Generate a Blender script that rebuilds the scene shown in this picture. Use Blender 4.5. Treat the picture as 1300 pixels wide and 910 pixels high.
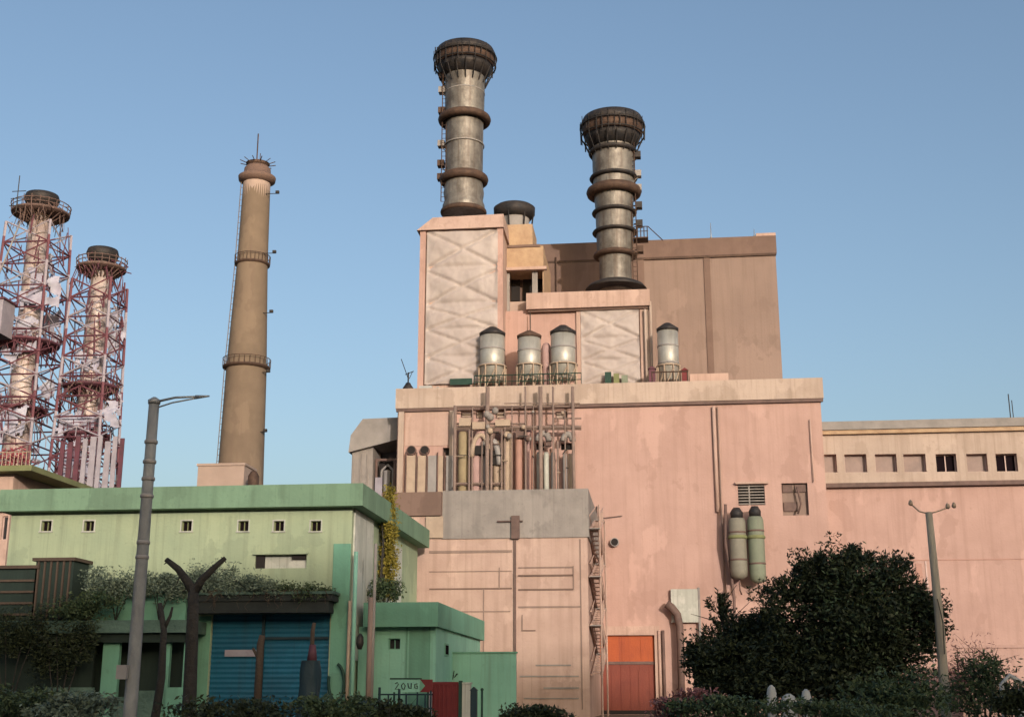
import bpy, math, random
import numpy as np
from mathutils import Vector, noise
R = math.radians
for o in list(bpy.data.objects): bpy.data.objects.remove(o)
scene = bpy.context.scene
COL = scene.collection
rng = random.Random(7)

# ------------------------------------------------------------------ camera, sky, sun
F_PX, HOR, CAM_H, YAW = 1600.0, 880.0, 1.7, R(6.4)
PITCH = math.atan((HOR - 455) / F_PX)
cd = bpy.data.cameras.new('camera'); cam = bpy.data.objects.new('camera', cd); COL.objects.link(cam)
cd.sensor_width = 36; cd.lens = F_PX / 1300 * 36; cd.clip_end = 9000
cam.location = (0, 0, CAM_H); cam.rotation_euler = (R(90) + PITCH, 0, YAW)
scene.camera = cam

SUN_EL, SUN_AZ = R(11), R(180 - 25)
SKY_STRENGTH, SUN_STRENGTH, EXPOSURE = 0.15, 2.0, 0.57
world = bpy.data.worlds.new('World'); scene.world = world; world.use_nodes = True
wn = world.node_tree
sky = wn.nodes.new('ShaderNodeTexSky'); sky.sky_type = 'NISHITA'; sky.sun_disc = False
sky.sun_elevation = SUN_EL; sky.sun_rotation = SUN_AZ
sky.air_density = 1.0; sky.dust_density = 4.5; sky.ozone_density = 1.6
wn.links.new(sky.outputs[0], wn.nodes['Background'].inputs[0])
wn.nodes['Background'].inputs[1].default_value = SKY_STRENGTH
sl = bpy.data.lights.new('sun', 'SUN'); sl.energy = SUN_STRENGTH; sl.angle = R(0.7); sl.color = (1.0, .89, .79)
so = bpy.data.objects.new('sun', sl); COL.objects.link(so)
sdir = Vector((math.sin(SUN_AZ) * math.cos(SUN_EL), math.cos(SUN_AZ) * math.cos(SUN_EL), math.sin(SUN_EL)))
so.rotation_euler = sdir.to_track_quat('Z', 'Y').to_euler(); so.location = (60, -60, 60)
scene.view_settings.view_transform = 'Standard'; scene.view_settings.look = 'None'
scene.view_settings.exposure = EXPOSURE; scene.view_settings.gamma = 1

# ------------------------------------------------------------------ helpers
_F0 = Vector((-math.sin(YAW), math.cos(YAW), 0)); _R = Vector((math.cos(YAW), math.sin(YAW), 0)); _Z = Vector((0, 0, 1))
_F = _F0 * math.cos(PITCH) + _Z * math.sin(PITCH); _U = -_F0 * math.sin(PITCH) + _Z * math.cos(PITCH)
def P(px, py, Y):
    d = _F * F_PX + _R * (px - 650) + _U * (455 - py)
    return Vector((0, 0, CAM_H)) + d * (Y / d.y)
def X(px, py, Y): return P(px, py, Y).x
def Zz(px, py, Y): return P(px, py, Y).z

class MB:
    def __init__(s): s.v = []; s.f = []; s.sm = []
    def add(s, vs, fs, smooth=False):
        n = len(s.v); s.v += [tuple(v) for v in vs]
        for f in fs: s.f.append([i + n for i in f]); s.sm.append(smooth)
        return s
    def box(s, x0, x1, y0, y1, z0, z1):
        if x0 > x1: x0, x1 = x1, x0
        if z0 > z1: z0, z1 = z1, z0
        v = [(x0,y0,z0),(x1,y0,z0),(x1,y1,z0),(x0,y1,z0),(x0,y0,z1),(x1,y0,z1),(x1,y1,z1),(x0,y1,z1)]
        return s.add(v, [(0,3,2,1),(4,5,6,7),(0,1,5,4),(1,2,6,5),(2,3,7,6),(3,0,4,7)])
    def quad(s, a, b, c, d): return s.add([a,b,c,d], [(0,1,2,3)])
    def prism(s, pts, y0, y1):                      # polygon in xz (counter-clockwise seen from -Y), pulled along Y
        n = len(pts)
        v = [(x,y0,z) for x,z in pts] + [(x,y1,z) for x,z in pts]
        f = [tuple(range(n)), tuple(range(2*n-1, n-1, -1))]
        f += [(i, i+n, (i+1)%n+n, (i+1)%n) for i in range(n)]
        return s.add(v, f)
    def plan(s, pts, z0, z1):                       # polygon in xy pulled along Z
        n = len(pts)
        v = [(x,y,z0) for x,y in pts] + [(x,y,z1) for x,y in pts]
        f = [tuple(range(n-1,-1,-1)), tuple(range(n, 2*n))]
        f += [(i, (i+1)%n, (i+1)%n+n, i+n) for i in range(n)]
        return s.add(v, f)
    def lathe(s, cx, cy, prof, seg=32, cap=True):
        v = []; f = []
        for r, z in prof:
            for k in range(seg):
                a = 2*math.pi*k/seg; v.append((cx + r*math.cos(a), cy + r*math.sin(a), z))
        for j in range(len(prof)-1):
            for k in range(seg):
                k2 = (k+1) % seg
                f.append((j*seg+k, j*seg+k2, (j+1)*seg+k2, (j+1)*seg+k))
        n = len(s.v); s.v += v
        for q in f: s.f.append([i+n for i in q]); s.sm.append(True)
        if cap:
            s.f.append([n+i for i in range(seg-1,-1,-1)]); s.sm.append(False)
            m = n + (len(prof)-1)*seg
            s.f.append([m+i for i in range(seg)]); s.sm.append(False)
        return s
    def tube(s, pts, r, seg=8, r2=None, cap=True):
        pts = [Vector(p) for p in pts]; n = len(pts); rs = [r + ((r2 if r2 is not None else r) - r)*i/(n-1) for i in range(n)]
        v = []; up = None
        for i, p in enumerate(pts):
            t = (pts[min(i+1,n-1)] - pts[max(i-1,0)]).normalized()
            if up is None:
                up = Vector((0,0,1)) if abs(t.z) < .9 else Vector((1,0,0))
            a = t.cross(up).normalized(); b = a.cross(t).normalized(); up = b
            for k in range(seg):
                w = 2*math.pi*k/seg; v.append(p + a*(rs[i]*math.cos(w)) + b*(rs[i]*math.sin(w)))
        f = []
        for j in range(n-1):
            for k in range(seg):
                k2 = (k+1)%seg; f.append((j*seg+k, (j+1)*seg+k, (j+1)*seg+k2, j*seg+k2))
        base = len(s.v); s.v += [tuple(q) for q in v]
        for q in f: s.f.append([i+base for i in q]); s.sm.append(seg > 5)
        if cap:
            s.f.append([base+i for i in range(seg)]); s.sm.append(False)
            m = base+(n-1)*seg; s.f.append([m+i for i in range(seg-1,-1,-1)]); s.sm.append(False)
        return s
    def bar(s, a, b, r): return s.tube([a, b], r, 4)
    def torus(s, cx, cy, z, Rr, rx, rz, seg=36, ts=10):
        v = []; f = []
        for i in range(seg):
            a = 2*math.pi*i/seg
            for j in range(ts):
                w = 2*math.pi*j/ts; rr = Rr + rx*math.cos(w)
                v.append((cx+rr*math.cos(a), cy+rr*math.sin(a), z+rz*math.sin(w)))
        for i in range(seg):
            for j in range(ts):
                f.append((i*ts+j, ((i+1)%seg)*ts+j, ((i+1)%seg)*ts+(j+1)%ts, i*ts+(j+1)%ts))
        return s.add(v, f, True)
    def grid(s, nx, nz, fn, keep=None):             # fn(u,v) -> point
        v = [fn(i/nx, j/nz) for j in range(nz+1) for i in range(nx+1)]
        f = []
        for j in range(nz):
            for i in range(nx):
                if keep and not keep((i+.5)/nx, (j+.5)/nz): continue
                f.append((j*(nx+1)+i, j*(nx+1)+i+1, (j+1)*(nx+1)+i+1, (j+1)*(nx+1)+i))
        return s.add(v, f, True)
    def build(s, name, mat, parent=None, base=None):
        used = sorted({i for f in s.f for i in f})
        if len(used) < len(s.v):
            mp = {o: n for n, o in enumerate(used)}; s.v = [s.v[i] for i in used]; s.f = [[mp[i] for i in f] for f in s.f]
        me = bpy.data.meshes.new(name)
        if parent is not None: off = wloc(parent)
        elif base is not None: off = Vector(base)
        else: off = Vector((0,0,0))
        me.from_pydata([(v[0]-off.x, v[1]-off.y, v[2]-off.z) for v in s.v], [], s.f)
        me.polygons.foreach_set('use_smooth', s.sm); me.materials.append(mat); me.update()
        o = bpy.data.objects.new(name, me); COL.objects.link(o)
        if parent is not None: o.parent = parent
        else: o.location = off
        return o
def wloc(o):
    l = Vector(o.location)
    while o.parent: o = o.parent; l += o.location
    return l
def tag(o, label=None, cat=None, group=None, kind=None):
    if label: o['label'] = label
    if cat: o['category'] = cat
    if group: o['group'] = group
    if kind: o['kind'] = kind
    return o
def empty(name, loc, label, cat, group=None):
    o = bpy.data.objects.new(name, None); COL.objects.link(o); o.location = loc; o.empty_display_size = .3
    return tag(o, label, cat, group)
def copy_tree(o, parent=None):
    c = o.copy(); COL.objects.link(c); c.parent = parent
    for ch in list(o.children): copy_tree(ch, c)
    return c

# ------------------------------------------------------------------ materials
def mat(name, col, col2=None, scale=.6, amt=.5, rough=.85, metal=0.0, streak=None, streak_amt=.35, bump=.15, bscale=6,
        stretch=(1,1,1), spec=.3):
    m = bpy.data.materials.new(name); m.use_nodes = True; t = m.node_tree; N = t.nodes; L = t.links
    b = N['Principled BSDF']; b.inputs['Roughness'].default_value = rough; b.inputs['Metallic'].default_value = metal
    b.inputs['Specular IOR Level'].default_value = spec
    tc = N.new('ShaderNodeTexCoord'); mp = N.new('ShaderNodeMapping'); mp.inputs['Scale'].default_value = stretch
    L.new(tc.outputs['Object'], mp.inputs[0])
    n1 = N.new('ShaderNodeTexNoise'); n1.inputs['Scale'].default_value = scale; n1.inputs['Detail'].default_value = 8; n1.inputs['Roughness'].default_value = .62
    L.new(mp.outputs[0], n1.inputs[0])
    r1 = N.new('ShaderNodeMapRange'); r1.inputs[1].default_value = .35; r1.inputs[2].default_value = .68; r1.inputs[4].default_value = amt
    L.new(n1.outputs[0], r1.inputs[0])
    if col2 is None: col2 = tuple(c*.72 for c in col)
    mx = N.new('ShaderNodeMix'); mx.data_type = 'RGBA'
    mx.inputs[6].default_value = (*col, 1); mx.inputs[7].default_value = (*col2, 1); L.new(r1.outputs[0], mx.inputs[0])
    out = mx.outputs[2]
    if streak:
        m2 = N.new('ShaderNodeMapping'); m2.inputs['Scale'].default_value = (1.3, 1.3, .06); L.new(tc.outputs['Object'], m2.inputs[0])
        n2 = N.new('ShaderNodeTexNoise'); n2.inputs['Scale'].default_value = 1.6; n2.inputs['Detail'].default_value = 6; L.new(m2.outputs[0], n2.inputs[0])
        r2 = N.new('ShaderNodeMapRange'); r2.inputs[1].default_value = .5; r2.inputs[2].default_value = .75; r2.inputs[4].default_value = streak_amt
        L.new(n2.outputs[0], r2.inputs[0])
        x2 = N.new('ShaderNodeMix'); x2.data_type = 'RGBA'; x2.inputs[7].default_value = (*streak, 1)
        L.new(out, x2.inputs[6]); L.new(r2.outputs[0], x2.inputs[0]); out = x2.outputs[2]
    if streak:                                      # old repaint patches with firm edges, and fine run marks
        for (msc, nsc, lo, hi, am, cc) in (((1,1,.55), .16, .55, .57, .55, tuple(min(1,c*1.13) for c in col)), ((1,1,.8), .34, .585, .6, .45, tuple(.6*c+.4*d for c, d in zip(col2, streak))), ((5,5,.12), 1.3, .56, .74, streak_amt*.8, streak), ((2.5,2.5,2.5), 1.5, .6, .72, .3, streak)):
            m3 = N.new('ShaderNodeMapping'); m3.inputs['Scale'].default_value = msc; L.new(tc.outputs['Object'], m3.inputs[0])
            n4 = N.new('ShaderNodeTexNoise'); n4.inputs['Scale'].default_value = nsc; n4.inputs['Detail'].default_value = 7; n4.inputs['Roughness'].default_value = .55; L.new(m3.outputs[0], n4.inputs[0])
            r4 = N.new('ShaderNodeMapRange'); r4.inputs[1].default_value = lo; r4.inputs[2].default_value = hi; r4.inputs[4].default_value = am; L.new(n4.outputs[0], r4.inputs[0])
            x4 = N.new('ShaderNodeMix'); x4.data_type = 'RGBA'; x4.inputs[7].default_value = (*cc, 1); L.new(out, x4.inputs[6]); L.new(r4.outputs[0], x4.inputs[0]); out = x4.outputs[2]
    L.new(out, b.inputs['Base Color'])
    if bump:
        n3 = N.new('ShaderNodeTexNoise'); n3.inputs['Scale'].default_value = bscale; n3.inputs['Detail'].default_value = 6; L.new(mp.outputs[0], n3.inputs[0])
        bp = N.new('ShaderNodeBump'); bp.inputs['Strength'].default_value = bump; bp.inputs['Distance'].default_value = .1
        L.new(n3.outputs[0], bp.inputs['Height']); L.new(bp.outputs[0], b.inputs['Normal'])
    return m
def leafmat(name, c1, c2, rough=.6):
    m = bpy.data.materials.new(name); m.use_nodes = True; t = m.node_tree; N = t.nodes; L = t.links
    b = N['Principled BSDF']; b.inputs['Roughness'].default_value = rough; b.inputs['Specular IOR Level'].default_value = .25
    g = N.new('ShaderNodeNewGeometry'); mx = N.new('ShaderNodeMix'); mx.data_type = 'RGBA'
    mx.inputs[6].default_value = (*c1,1); mx.inputs[7].default_value = (*c2,1)
    L.new(g.outputs['Random Per Island'], mx.inputs[0]); L.new(mx.outputs[2], b.inputs['Base Color'])
    return m
def bandmat(name, ca, cb, period, rough=.7):        # painted in horizontal bands up a mast
    m = mat(name, ca, None, 2, .3, rough); t = m.node_tree; N = t.nodes; L = t.links
    b = N['Principled BSDF']; tc = N.new('ShaderNodeTexCoord'); sx = N.new('ShaderNodeSeparateXYZ'); L.new(tc.outputs['Object'], sx.inputs[0])
    md = N.new('ShaderNodeMath'); md.operation = 'MODULO'; md.inputs[1].default_value = period; L.new(sx.outputs[2], md.inputs[0])
    gt = N.new('ShaderNodeMath'); gt.operation = 'GREATER_THAN'; gt.inputs[1].default_value = period*.5; L.new(md.outputs[0], gt.inputs[0])
    old = b.inputs['Base Color'].links[0].from_socket
    mx = N.new('ShaderNodeMix'); mx.data_type = 'RGBA'; mx.inputs[7].default_value = (*cb,1)
    L.new(old, mx.inputs[6]); L.new(gt.outputs[0], mx.inputs[0]); L.new(mx.outputs[2], b.inputs['Base Color'])
    return m
M = {}
M['pink']    = mat('pink_render', (.47,.305,.258), (.385,.243,.203), .25, .9, .9, streak=(.30,.18,.145), streak_amt=0.42)
M['pink2']   = mat('pink_panel', (.49,.345,.285), (.40,.27,.222), .4, .9, .9, streak=(.29,.19,.15), streak_amt=0.5)
M['cream']   = mat('cream_band', (.45,.35,.29), (.37,.28,.225), .5, .8, .9, streak=(.27,.20,.155), streak_amt=0.55)
M['ochre']   = mat('ochre_render', (.45,.315,.20), (.33,.21,.135), 1.1, .9, .92, bump=.5, bscale=3)
M['tan']     = mat('tan_cladding', (.26,.185,.152), (.22,.155,.128), .2, .9, .8, streak=(.17,.115,.09), streak_amt=0.45)
M['brown']   = mat('brown_band', (.185,.12,.095), (.14,.09,.072), .4, .9, .8, streak=(.14,.09,.07), streak_amt=.5)
M['sheet']   = mat('pale_sheeting', (.43,.365,.335), (.34,.285,.265), .5, .8, .6, streak=(.38,.30,.28), streak_amt=.3, bump=.3, bscale=1.2)
M['grey']    = mat('grey_concrete', (.30,.265,.24), (.22,.195,.18), .6, .9, .9, streak=(.15,.13,.12), streak_amt=.5)
M['roofgrey']= mat('weathered_roof', (.30,.27,.25), (.21,.19,.175), .7, .9, .85)
M['metal']   = mat('weathered_steel', (.25,.228,.20), (.10,.086,.074), .9, .95, .52, .4, streak=(.10,.075,.06), streak_amt=.85, spec=.4, bump=.35, bscale=4)
M['metal_l'] = mat('galvanised_steel', (.50,.48,.43), (.33,.31,.27), .9, .8, .5, .45, streak=(.22,.19,.17), streak_amt=.5, spec=.5, bump=.1)
M['rust']    = mat('rusty_steel', (.115,.07,.05), (.06,.038,.03), 1.5, .95, .7, .3, bump=.4)
M['sooty']   = mat('sooty_steel', (.022,.022,.025), (.06,.048,.042), 1.4, .9, .6, .3, bump=.4)
M['black']   = mat('dark_recess', (.02,.016,.015), None, 1, .3, .8, bump=0)
M['glass']   = mat('window_glass', (.03,.028,.03), None, 1, .3, .12, bump=0, spec=.6)
M['blind']   = mat('dusty_blind', (.30,.215,.185), (.22,.16,.14), 1.2, .9, .6, bump=0)
M['open']    = mat('open_dark_window', (.012,.008,.01), None, 1, .3, .9, bump=0, spec=0)
M['frame']   = mat('painted_frame', (.55,.40,.36), None, 2, .5, .6)
M['conc_ch'] = mat('chimney_concrete', (.20,.148,.105), (.155,.115,.082), .35, .95, .9, streak=(.17,.12,.09), streak_amt=.6)
M['pinkcon'] = mat('pink_concrete', (.40,.30,.25), None, .4, .5, .9)
M['green']   = mat('green_wall', (.335,.385,.25), (.275,.335,.225), .35, .9, .9, streak=(.17,.20,.135), streak_amt=0.5)
M['greenf']  = mat('green_fascia', (.165,.265,.175), (.135,.215,.145), .35, .9, .85, streak=(.085,.13,.085), streak_amt=0.45)
M['teal']    = mat('sea_green_wall', (.24,.47,.36), (.19,.39,.30), .4, .9, .9, streak=(.16,.26,.20), streak_amt=.6)
M['tealf']   = mat('sea_green_fascia', (.15,.33,.235), (.12,.26,.185), .4, .9, .85, streak=(.10,.19,.14), streak_amt=.4)
M['paleW']   = mat('stained_whitewash', (.50,.49,.44), (.36,.37,.32), .5, .95, .9, streak=(.22,.22,.19), streak_amt=.7)
M['blue']    = mat('blue_shutter', (.012,.105,.175), (.01,.08,.14), .6, .9, .5, streak=(.02,.06,.08), streak_amt=.6)
M['orange']  = mat('orange_door', (.40,.088,.026), (.32,.068,.022), .5, .9, .6, streak=(.24,.05,.025), streak_amt=.6)
M['orange_shaded'] = mat('shaded_orange_door', (.20,.048,.03), (.15,.036,.025), .5, .9, .6, streak=(.18,.035,.025), streak_amt=.6)  # darker orange: shade on the lower leaf put into the colour
M['dkred']   = mat('dark_red_paint', (.15,.018,.02), None, .8, .7, .6)
M['salmon']  = mat('salmon_pipe', (.42,.235,.185), (.34,.19,.15), 1, .9, .7)
M['rose']    = mat('rose_pipe', (.41,.27,.25), (.33,.21,.195), 1, .9, .7)
M['yellowp'] = mat('yellow_duct', (.33,.265,.16), (.25,.19,.115), 1.2, .9, .8)
M['tanp']    = mat('tan_duct', (.42,.32,.24), (.32,.24,.18), 1, .9, .7)
M['greyp']   = mat('grey_duct', (.30,.275,.26), (.23,.21,.20), 1, .9, .6)
M['greenp']  = mat('pale_green_tank', (.195,.22,.155), (.155,.17,.125), .9, .9, .7, streak=(.16,.16,.12), streak_amt=.6)
M['greenq']  = mat('dull_grey_tank', (.225,.21,.165), (.17,.155,.125), .9, .9, .7, streak=(.15,.14,.11), streak_amt=.6)
M['rackp']   = mat('dusty_pipe_steel', (.25,.18,.15), (.17,.12,.10), 1.5, .9, .7)
M['brownp']  = mat('brown_steel', (.16,.10,.085), (.10,.065,.055), 1.5, .9, .7)
M['wood']    = mat('weathered_pole', (.40,.35,.27), (.27,.23,.18), 1.5, .9, .9, stretch=(3,3,.4), bump=.5)
M['polec']   = mat('lamp_pole_concrete', (.27,.27,.26), (.16,.16,.16), 1.2, .95, .8, stretch=(1.5,1.5,.8), bump=.4)
M['bark']    = mat('dark_bark', (.045,.04,.035), (.025,.022,.02), 2, .9, .95, bump=.8)
M['dkpost']  = mat('old_timber', (.085,.06,.045), None, 2, .9, .9, bump=.5)
M['tarp']    = mat('dark_blue_tarp', (.016,.035,.045), None, 1.5, .8, .6, bump=.6, bscale=2)
M['dkgreen'] = mat('dark_green_paint', (.02,.055,.04), None, 1.5, .8, .7)
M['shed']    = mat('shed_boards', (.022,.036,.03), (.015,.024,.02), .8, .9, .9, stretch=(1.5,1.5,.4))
M['dkcan']   = mat('blackened_concrete', (.03,.036,.035), (.02,.022,.022), .9, .9, .9)
M['slab']    = mat('mossy_slab', (.10,.16,.13), (.05,.085,.068), .9, .95, .9, bump=.5)
M['steelW']  = mat('pale_steel', (.34,.31,.35), (.24,.215,.245), .8, .9, .6)
M['sheetT']  = mat('torn_pale_sheeting', (.45,.45,.53), (.31,.28,.36), .5, .95, .8, bump=.4, bscale=2)
M['maroon']  = mat('maroon_steel', (.13,.042,.06), (.075,.035,.043), 1, .9, .7)
M['redw']    = bandmat('red_white_steel', (.16,.06,.075), (.33,.29,.33), 7.0)
M['stackp']  = mat('pale_stack', (.50,.42,.385), (.33,.25,.235), .8, .95, .55, .2, streak=(.20,.10,.09), streak_amt=.8)
M['olive']   = mat('olive_roof', (.20,.21,.10), None, .8, .7, .9)
M['ground']  = mat('dusty_earth', (.16,.12,.095), (.10,.08,.06), .3, .9, .95)
M['shade_hill']    = mat('shade_hill_earth', (.16,.13,.08), (.09,.09,.05), .05, .9, .95)
M['leaf_d']  = leafmat('dark_leaves', (.008,.015,.008), (.045,.056,.024))
M['leaf_m']  = leafmat('green_leaves', (.025,.05,.025), (.075,.10,.045))
M['leaf_t']  = leafmat('grey_green_leaves', (.05,.075,.055), (.17,.21,.15))
M['leaf_y']  = leafmat('yellow_leaves', (.12,.10,.012), (.24,.19,.03))
M['leaf_p']  = leafmat('dry_pink_twigs', (.16,.06,.07), (.26,.13,.12))
M['leaf_r']  = leafmat('red_blossom', (.30,.03,.05), (.40,.12,.13))
M['whitep']  = mat('white_paint', (.42,.42,.40), (.28,.28,.27), 1, .9, .6)
M['ink']     = mat('black_paint', (.02,.03,.03), None, 1, .2, .8, bump=0)
M['lampg']   = mat('lamp_grey', (.30,.30,.30), None, 1, .4, .5, .4)
M['wire']    = mat('dark_cable', (.05,.045,.04), None, 1, .3, .7, bump=0)

# ------------------------------------------------------------------ building helpers
def facade(mb, x0, x1, z0, z1, Y, ops, depth):
    xs = sorted({x0, x1, *[o[0] for o in ops], *[o[1] for o in ops]}); zs = sorted({z0, z1, *[o[2] for o in ops], *[o[3] for o in ops]})
    for i in range(len(xs)-1):
        for j in range(len(zs)-1):
            cx, cz = (xs[i]+xs[i+1])/2, (zs[j]+zs[j+1])/2
            if any(o[0] < cx < o[1] and o[2] < cz < o[3] for o in ops): continue
            mb.quad((xs[i],Y,zs[j]),(xs[i+1],Y,zs[j]),(xs[i+1],Y,zs[j+1]),(xs[i],Y,zs[j+1]))
    for a,b,c,d in ops:
        e = Y+depth
        mb.quad((a,Y,c),(a,e,c),(b,e,c),(b,Y,c)); mb.quad((a,Y,d),(b,Y,d),(b,e,d),(a,e,d))
        mb.quad((a,Y,c),(a,Y,d),(a,e,d),(a,e,c)); mb.quad((b,Y,c),(b,e,c),(b,e,d),(b,Y,d))
def shell(mb, x0, x1, y0, y1, z0, z1, ops=(), depth=.35):
    facade(mb, x0, x1, z0, z1, y0, list(ops), depth)
    mb.quad((x1,y0,z0),(x1,y1,z0),(x1,y1,z1),(x1,y0,z1)); mb.quad((x0,y1,z0),(x0,y0,z0),(x0,y0,z1),(x0,y1,z1))
    mb.quad((x1,y1,z0),(x0,y1,z0),(x0,y1,z1),(x1,y1,z1)); mb.quad((x0,y0,z1),(x1,y0,z1),(x1,y1,z1),(x0,y1,z1))
    return mb
def rect(pxa, pya, pxb, pyb, Y):                    # pixel box -> x0,x1,z0,z1 on the plane at depth Y
    ym = (pya+pyb)/2; xm = (pxa+pxb)/2
    return (X(pxa,ym,Y), X(pxb,ym,Y), Zz(xm,pyb,Y), Zz(xm,pya,Y))
def window(root, r, Y, depth, pane, framem, mull=1, t=.07, bars=0, name='window', label=None):
    a,b,c,d = r; e = Y+depth; m = MB()
    m.box(a,b,e-.12,e-.02,c,c+t); m.box(a,b,e-.12,e-.02,d-t,d); m.box(a,a+t,e-.121,e-.021,c+t,d-t); m.box(b-t,b,e-.121,e-.021,c+t,d-t)
    for k in range(mull):
        x = a+(b-a)*(k+1)/(mull+1); m.box(x-t/2,x+t/2,e-.122,e-.022,c+t,d-t)
    for k in range(bars):
        z = c+(d-c)*(k+1)/(bars+1); m.box(a+t,b-t,e-.119,e-.019,z-t/2,z+t/2)
    w = m.build(name, framem, root)
    if label: w['label'] = label
    p = MB(); p.quad((a,e,c),(b,e,c),(b,e,d),(a,e,d)); p.build('pane', pane, w)
    return w

# ------------------------------------------------------------------ foliage
def leaf_mesh(name, lobes, n, size, material, parent, seed=1, aspect=.38, clump=.22, nclump=60, shell_bias=.45, droop=0):
    r = np.random.default_rng(seed); V = []; tot = sum(l[4] if len(l) > 4 else l[1]*l[2]*l[3] for l in lobes)
    for l in lobes:
        c, rx, ry, rz = l[:4]; k = max(1, int(n*((l[4] if len(l) > 4 else rx*ry*rz)/tot)))
        nc = max(4, int(nclump*k/n))
        d = r.normal(size=(nc,3)); d /= np.linalg.norm(d, axis=1)[:,None]
        rad = r.uniform(size=nc)**shell_bias
        cc = d*rad[:,None]
        idx = r.integers(0, nc, k)
        p = cc[idx] + np.clip(r.normal(size=(k,3)),-1.5,1.5)*clump*(.5+r.uniform(size=nc)[idx])[:,None]
        V.append(np.array(c) + p*np.array([rx,ry,rz]))
    C = np.concatenate(V); C = C[C[:,2] > .03]; k = len(C)
    a = r.normal(size=(k,3)); a[:,2] = a[:,2]*.8 + .25 - droop; a /= np.linalg.norm(a,axis=1)[:,None]
    b = np.cross(a, r.normal(size=(k,3))); b /= np.linalg.norm(b,axis=1)[:,None]
    s = size*(.55+.9*r.uniform(size=k))[:,None]
    q = np.stack([C-a*s*.5, C+b*s*aspect*.5, C+a*s*.5, C-b*s*aspect*.5], 1).reshape(-1,3)
    off = wloc(parent); q -= np.array(off)
    me = bpy.data.meshes.new(name); me.vertices.add(4*k); me.vertices.foreach_set('co', q.ravel())
    me.loops.add(4*k); me.loops.foreach_set('vertex_index', np.arange(4*k, dtype=np.int32))
    me.polygons.add(k); me.polygons.foreach_set('loop_start', np.arange(0,4*k,4,dtype=np.int32))
    me.materials.append(material); me.update(calc_edges=True); me.validate()
    o = bpy.data.objects.new(name, me); COL.objects.link(o); o.parent = parent
    return o
def branches(base, tips, r0, seed=1, twigs=4):
    m = MB(); r = random.Random(seed); base = Vector(base)
    for t in tips:
        t = Vector(t); mid = base.lerp(t,.5) + Vector((r.uniform(-.2,.2),r.uniform(-.2,.2),r.uniform(0,.3)))
        m.tube([base, mid, t], r0, 7, r0*.3)
        for k in range(twigs):
            u = r.uniform(.35,1); q = mid.lerp(t, u)
            e = q + Vector((r.uniform(-1,1), r.uniform(-1,1), r.uniform(0,.9)))*(t-base).length*.25
            m.tube([q,e], r0*.25, 5, r0*.08)
    return m

# ================================================================== SETTING: ground, unseen hill added behind the camera to cast shade
g = MB(); g.grid(8, 8, lambda u,v: (-3000+6000*u, -3000+6000*v, 0)); tag(g.build('ground', M['ground']), kind='structure')
HP = [(-600,54),(20,60),(78,62.5),(91,64),(100,65.4),(106,67.2),(111,66.5),(121,65.5),(138,68),(156,66),(173,65.5),(238,64),(800,52)]  # ridge heights of the added hill, shaped to place the shade edge
def hz(x):
    for (a,ha),(b,hb) in zip(HP, HP[1:]):
        if x <= b: return ha+(hb-ha)*(x-a)/(b-a)
    return 52
h = MB()
def shade_hillf(u, v):
    x = -600+1400*u; y = -110-400*v
    k = max(0, 1-abs((y+200)/90)) if y > -200 else max(0, 1-(-200-y)/310)
    return (x, y, -.05 + (hz(x)+1.6*noise.noise(Vector((x*.09, y*.03, 3))))*k**.8)
h.grid(350, 40, shade_hillf); tag(h.build('shade_hill', M['shade_hill']), kind='structure')

# ================================================================== MAIN HALL (pink)
YH = 110.0
hx0, hx1 = X(505,520,YH), X(1041,500,YH); hz1 = Zz(770,491,YH)
hall = empty('turbine_hall', ((hx0+hx1)/2, YH, 0), 'large pink windowless industrial hall with stained walls and an orange door at its foot', 'industrial hall')
dr = rect(760,806,832,901,YH); dr = (dr[0], dr[1], .02, dr[3])
lv = rect(937,615,971,641,YH); vt = rect(993,613,1026,654,YH)
hole = rect(775,683,786,694,YH)
dk = [rect(680,562,691,571,YH), rect(712,562,727,571,YH), rect(562,568,578,578,YH)]
lit = [rect(585,522,599,530,YH), rect(604,521,613,531,YH), rect(629,521,641,531,YH), rect(705,522,720,531,YH)]
m = shell(MB(), hx0, hx1, YH, YH+38, 0, hz1, [dr, lv, vt]+dk+lit, .5)
m.build('wall', M['pink'], hall)
pz0 = Zz(770,513,YH)
p = MB(); p.box(hx0-.15, hx1+.25, YH-.35, YH+38.2, pz0, hz1+.25); p.build('parapet', M['cream'], hall)
p = MB(); p.box(hx0-.1, hx1+.2, YH-.28, YH-.003, pz0-.28, pz0-.003); p.build('cornice', M['brownp'], hall)
# orange door: upper panel, lower panel with shade in its colour, frame
fz = dr[3]; mid = Zz(796,841,YH); fr = MB(); t = .55
fr.box(dr[0]-t, dr[1]+t*.8, YH-.22, YH-.004, fz, fz+.75); fr.box(dr[0]-t*.4, dr[0], YH-.2, YH+.3, 0, fz); fr.box(dr[1], dr[1]+t*.5, YH-.2, YH+.3, 0, fz)
door = fr.build('door', M['pink2'], hall); door['label'] = 'tall orange door with shade painted into its lower leaf'
d = MB(); d.box(dr[0]+.02, dr[1]-.02, YH+.15, YH+.3, mid+.12, fz-.02)
for k in range(3): d.box(dr[0]+.4+k*1.6, dr[0]+.5+k*1.6, YH+.11, YH+.149, mid+.2, fz-.1)
d.build('upper_panel', M['orange'], door)
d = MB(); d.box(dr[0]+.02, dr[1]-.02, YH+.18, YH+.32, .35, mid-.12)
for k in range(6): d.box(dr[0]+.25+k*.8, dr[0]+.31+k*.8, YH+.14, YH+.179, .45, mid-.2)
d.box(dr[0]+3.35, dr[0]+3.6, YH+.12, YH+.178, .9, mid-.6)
d.build('lower_panel', M['orange_shaded'], door)
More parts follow.
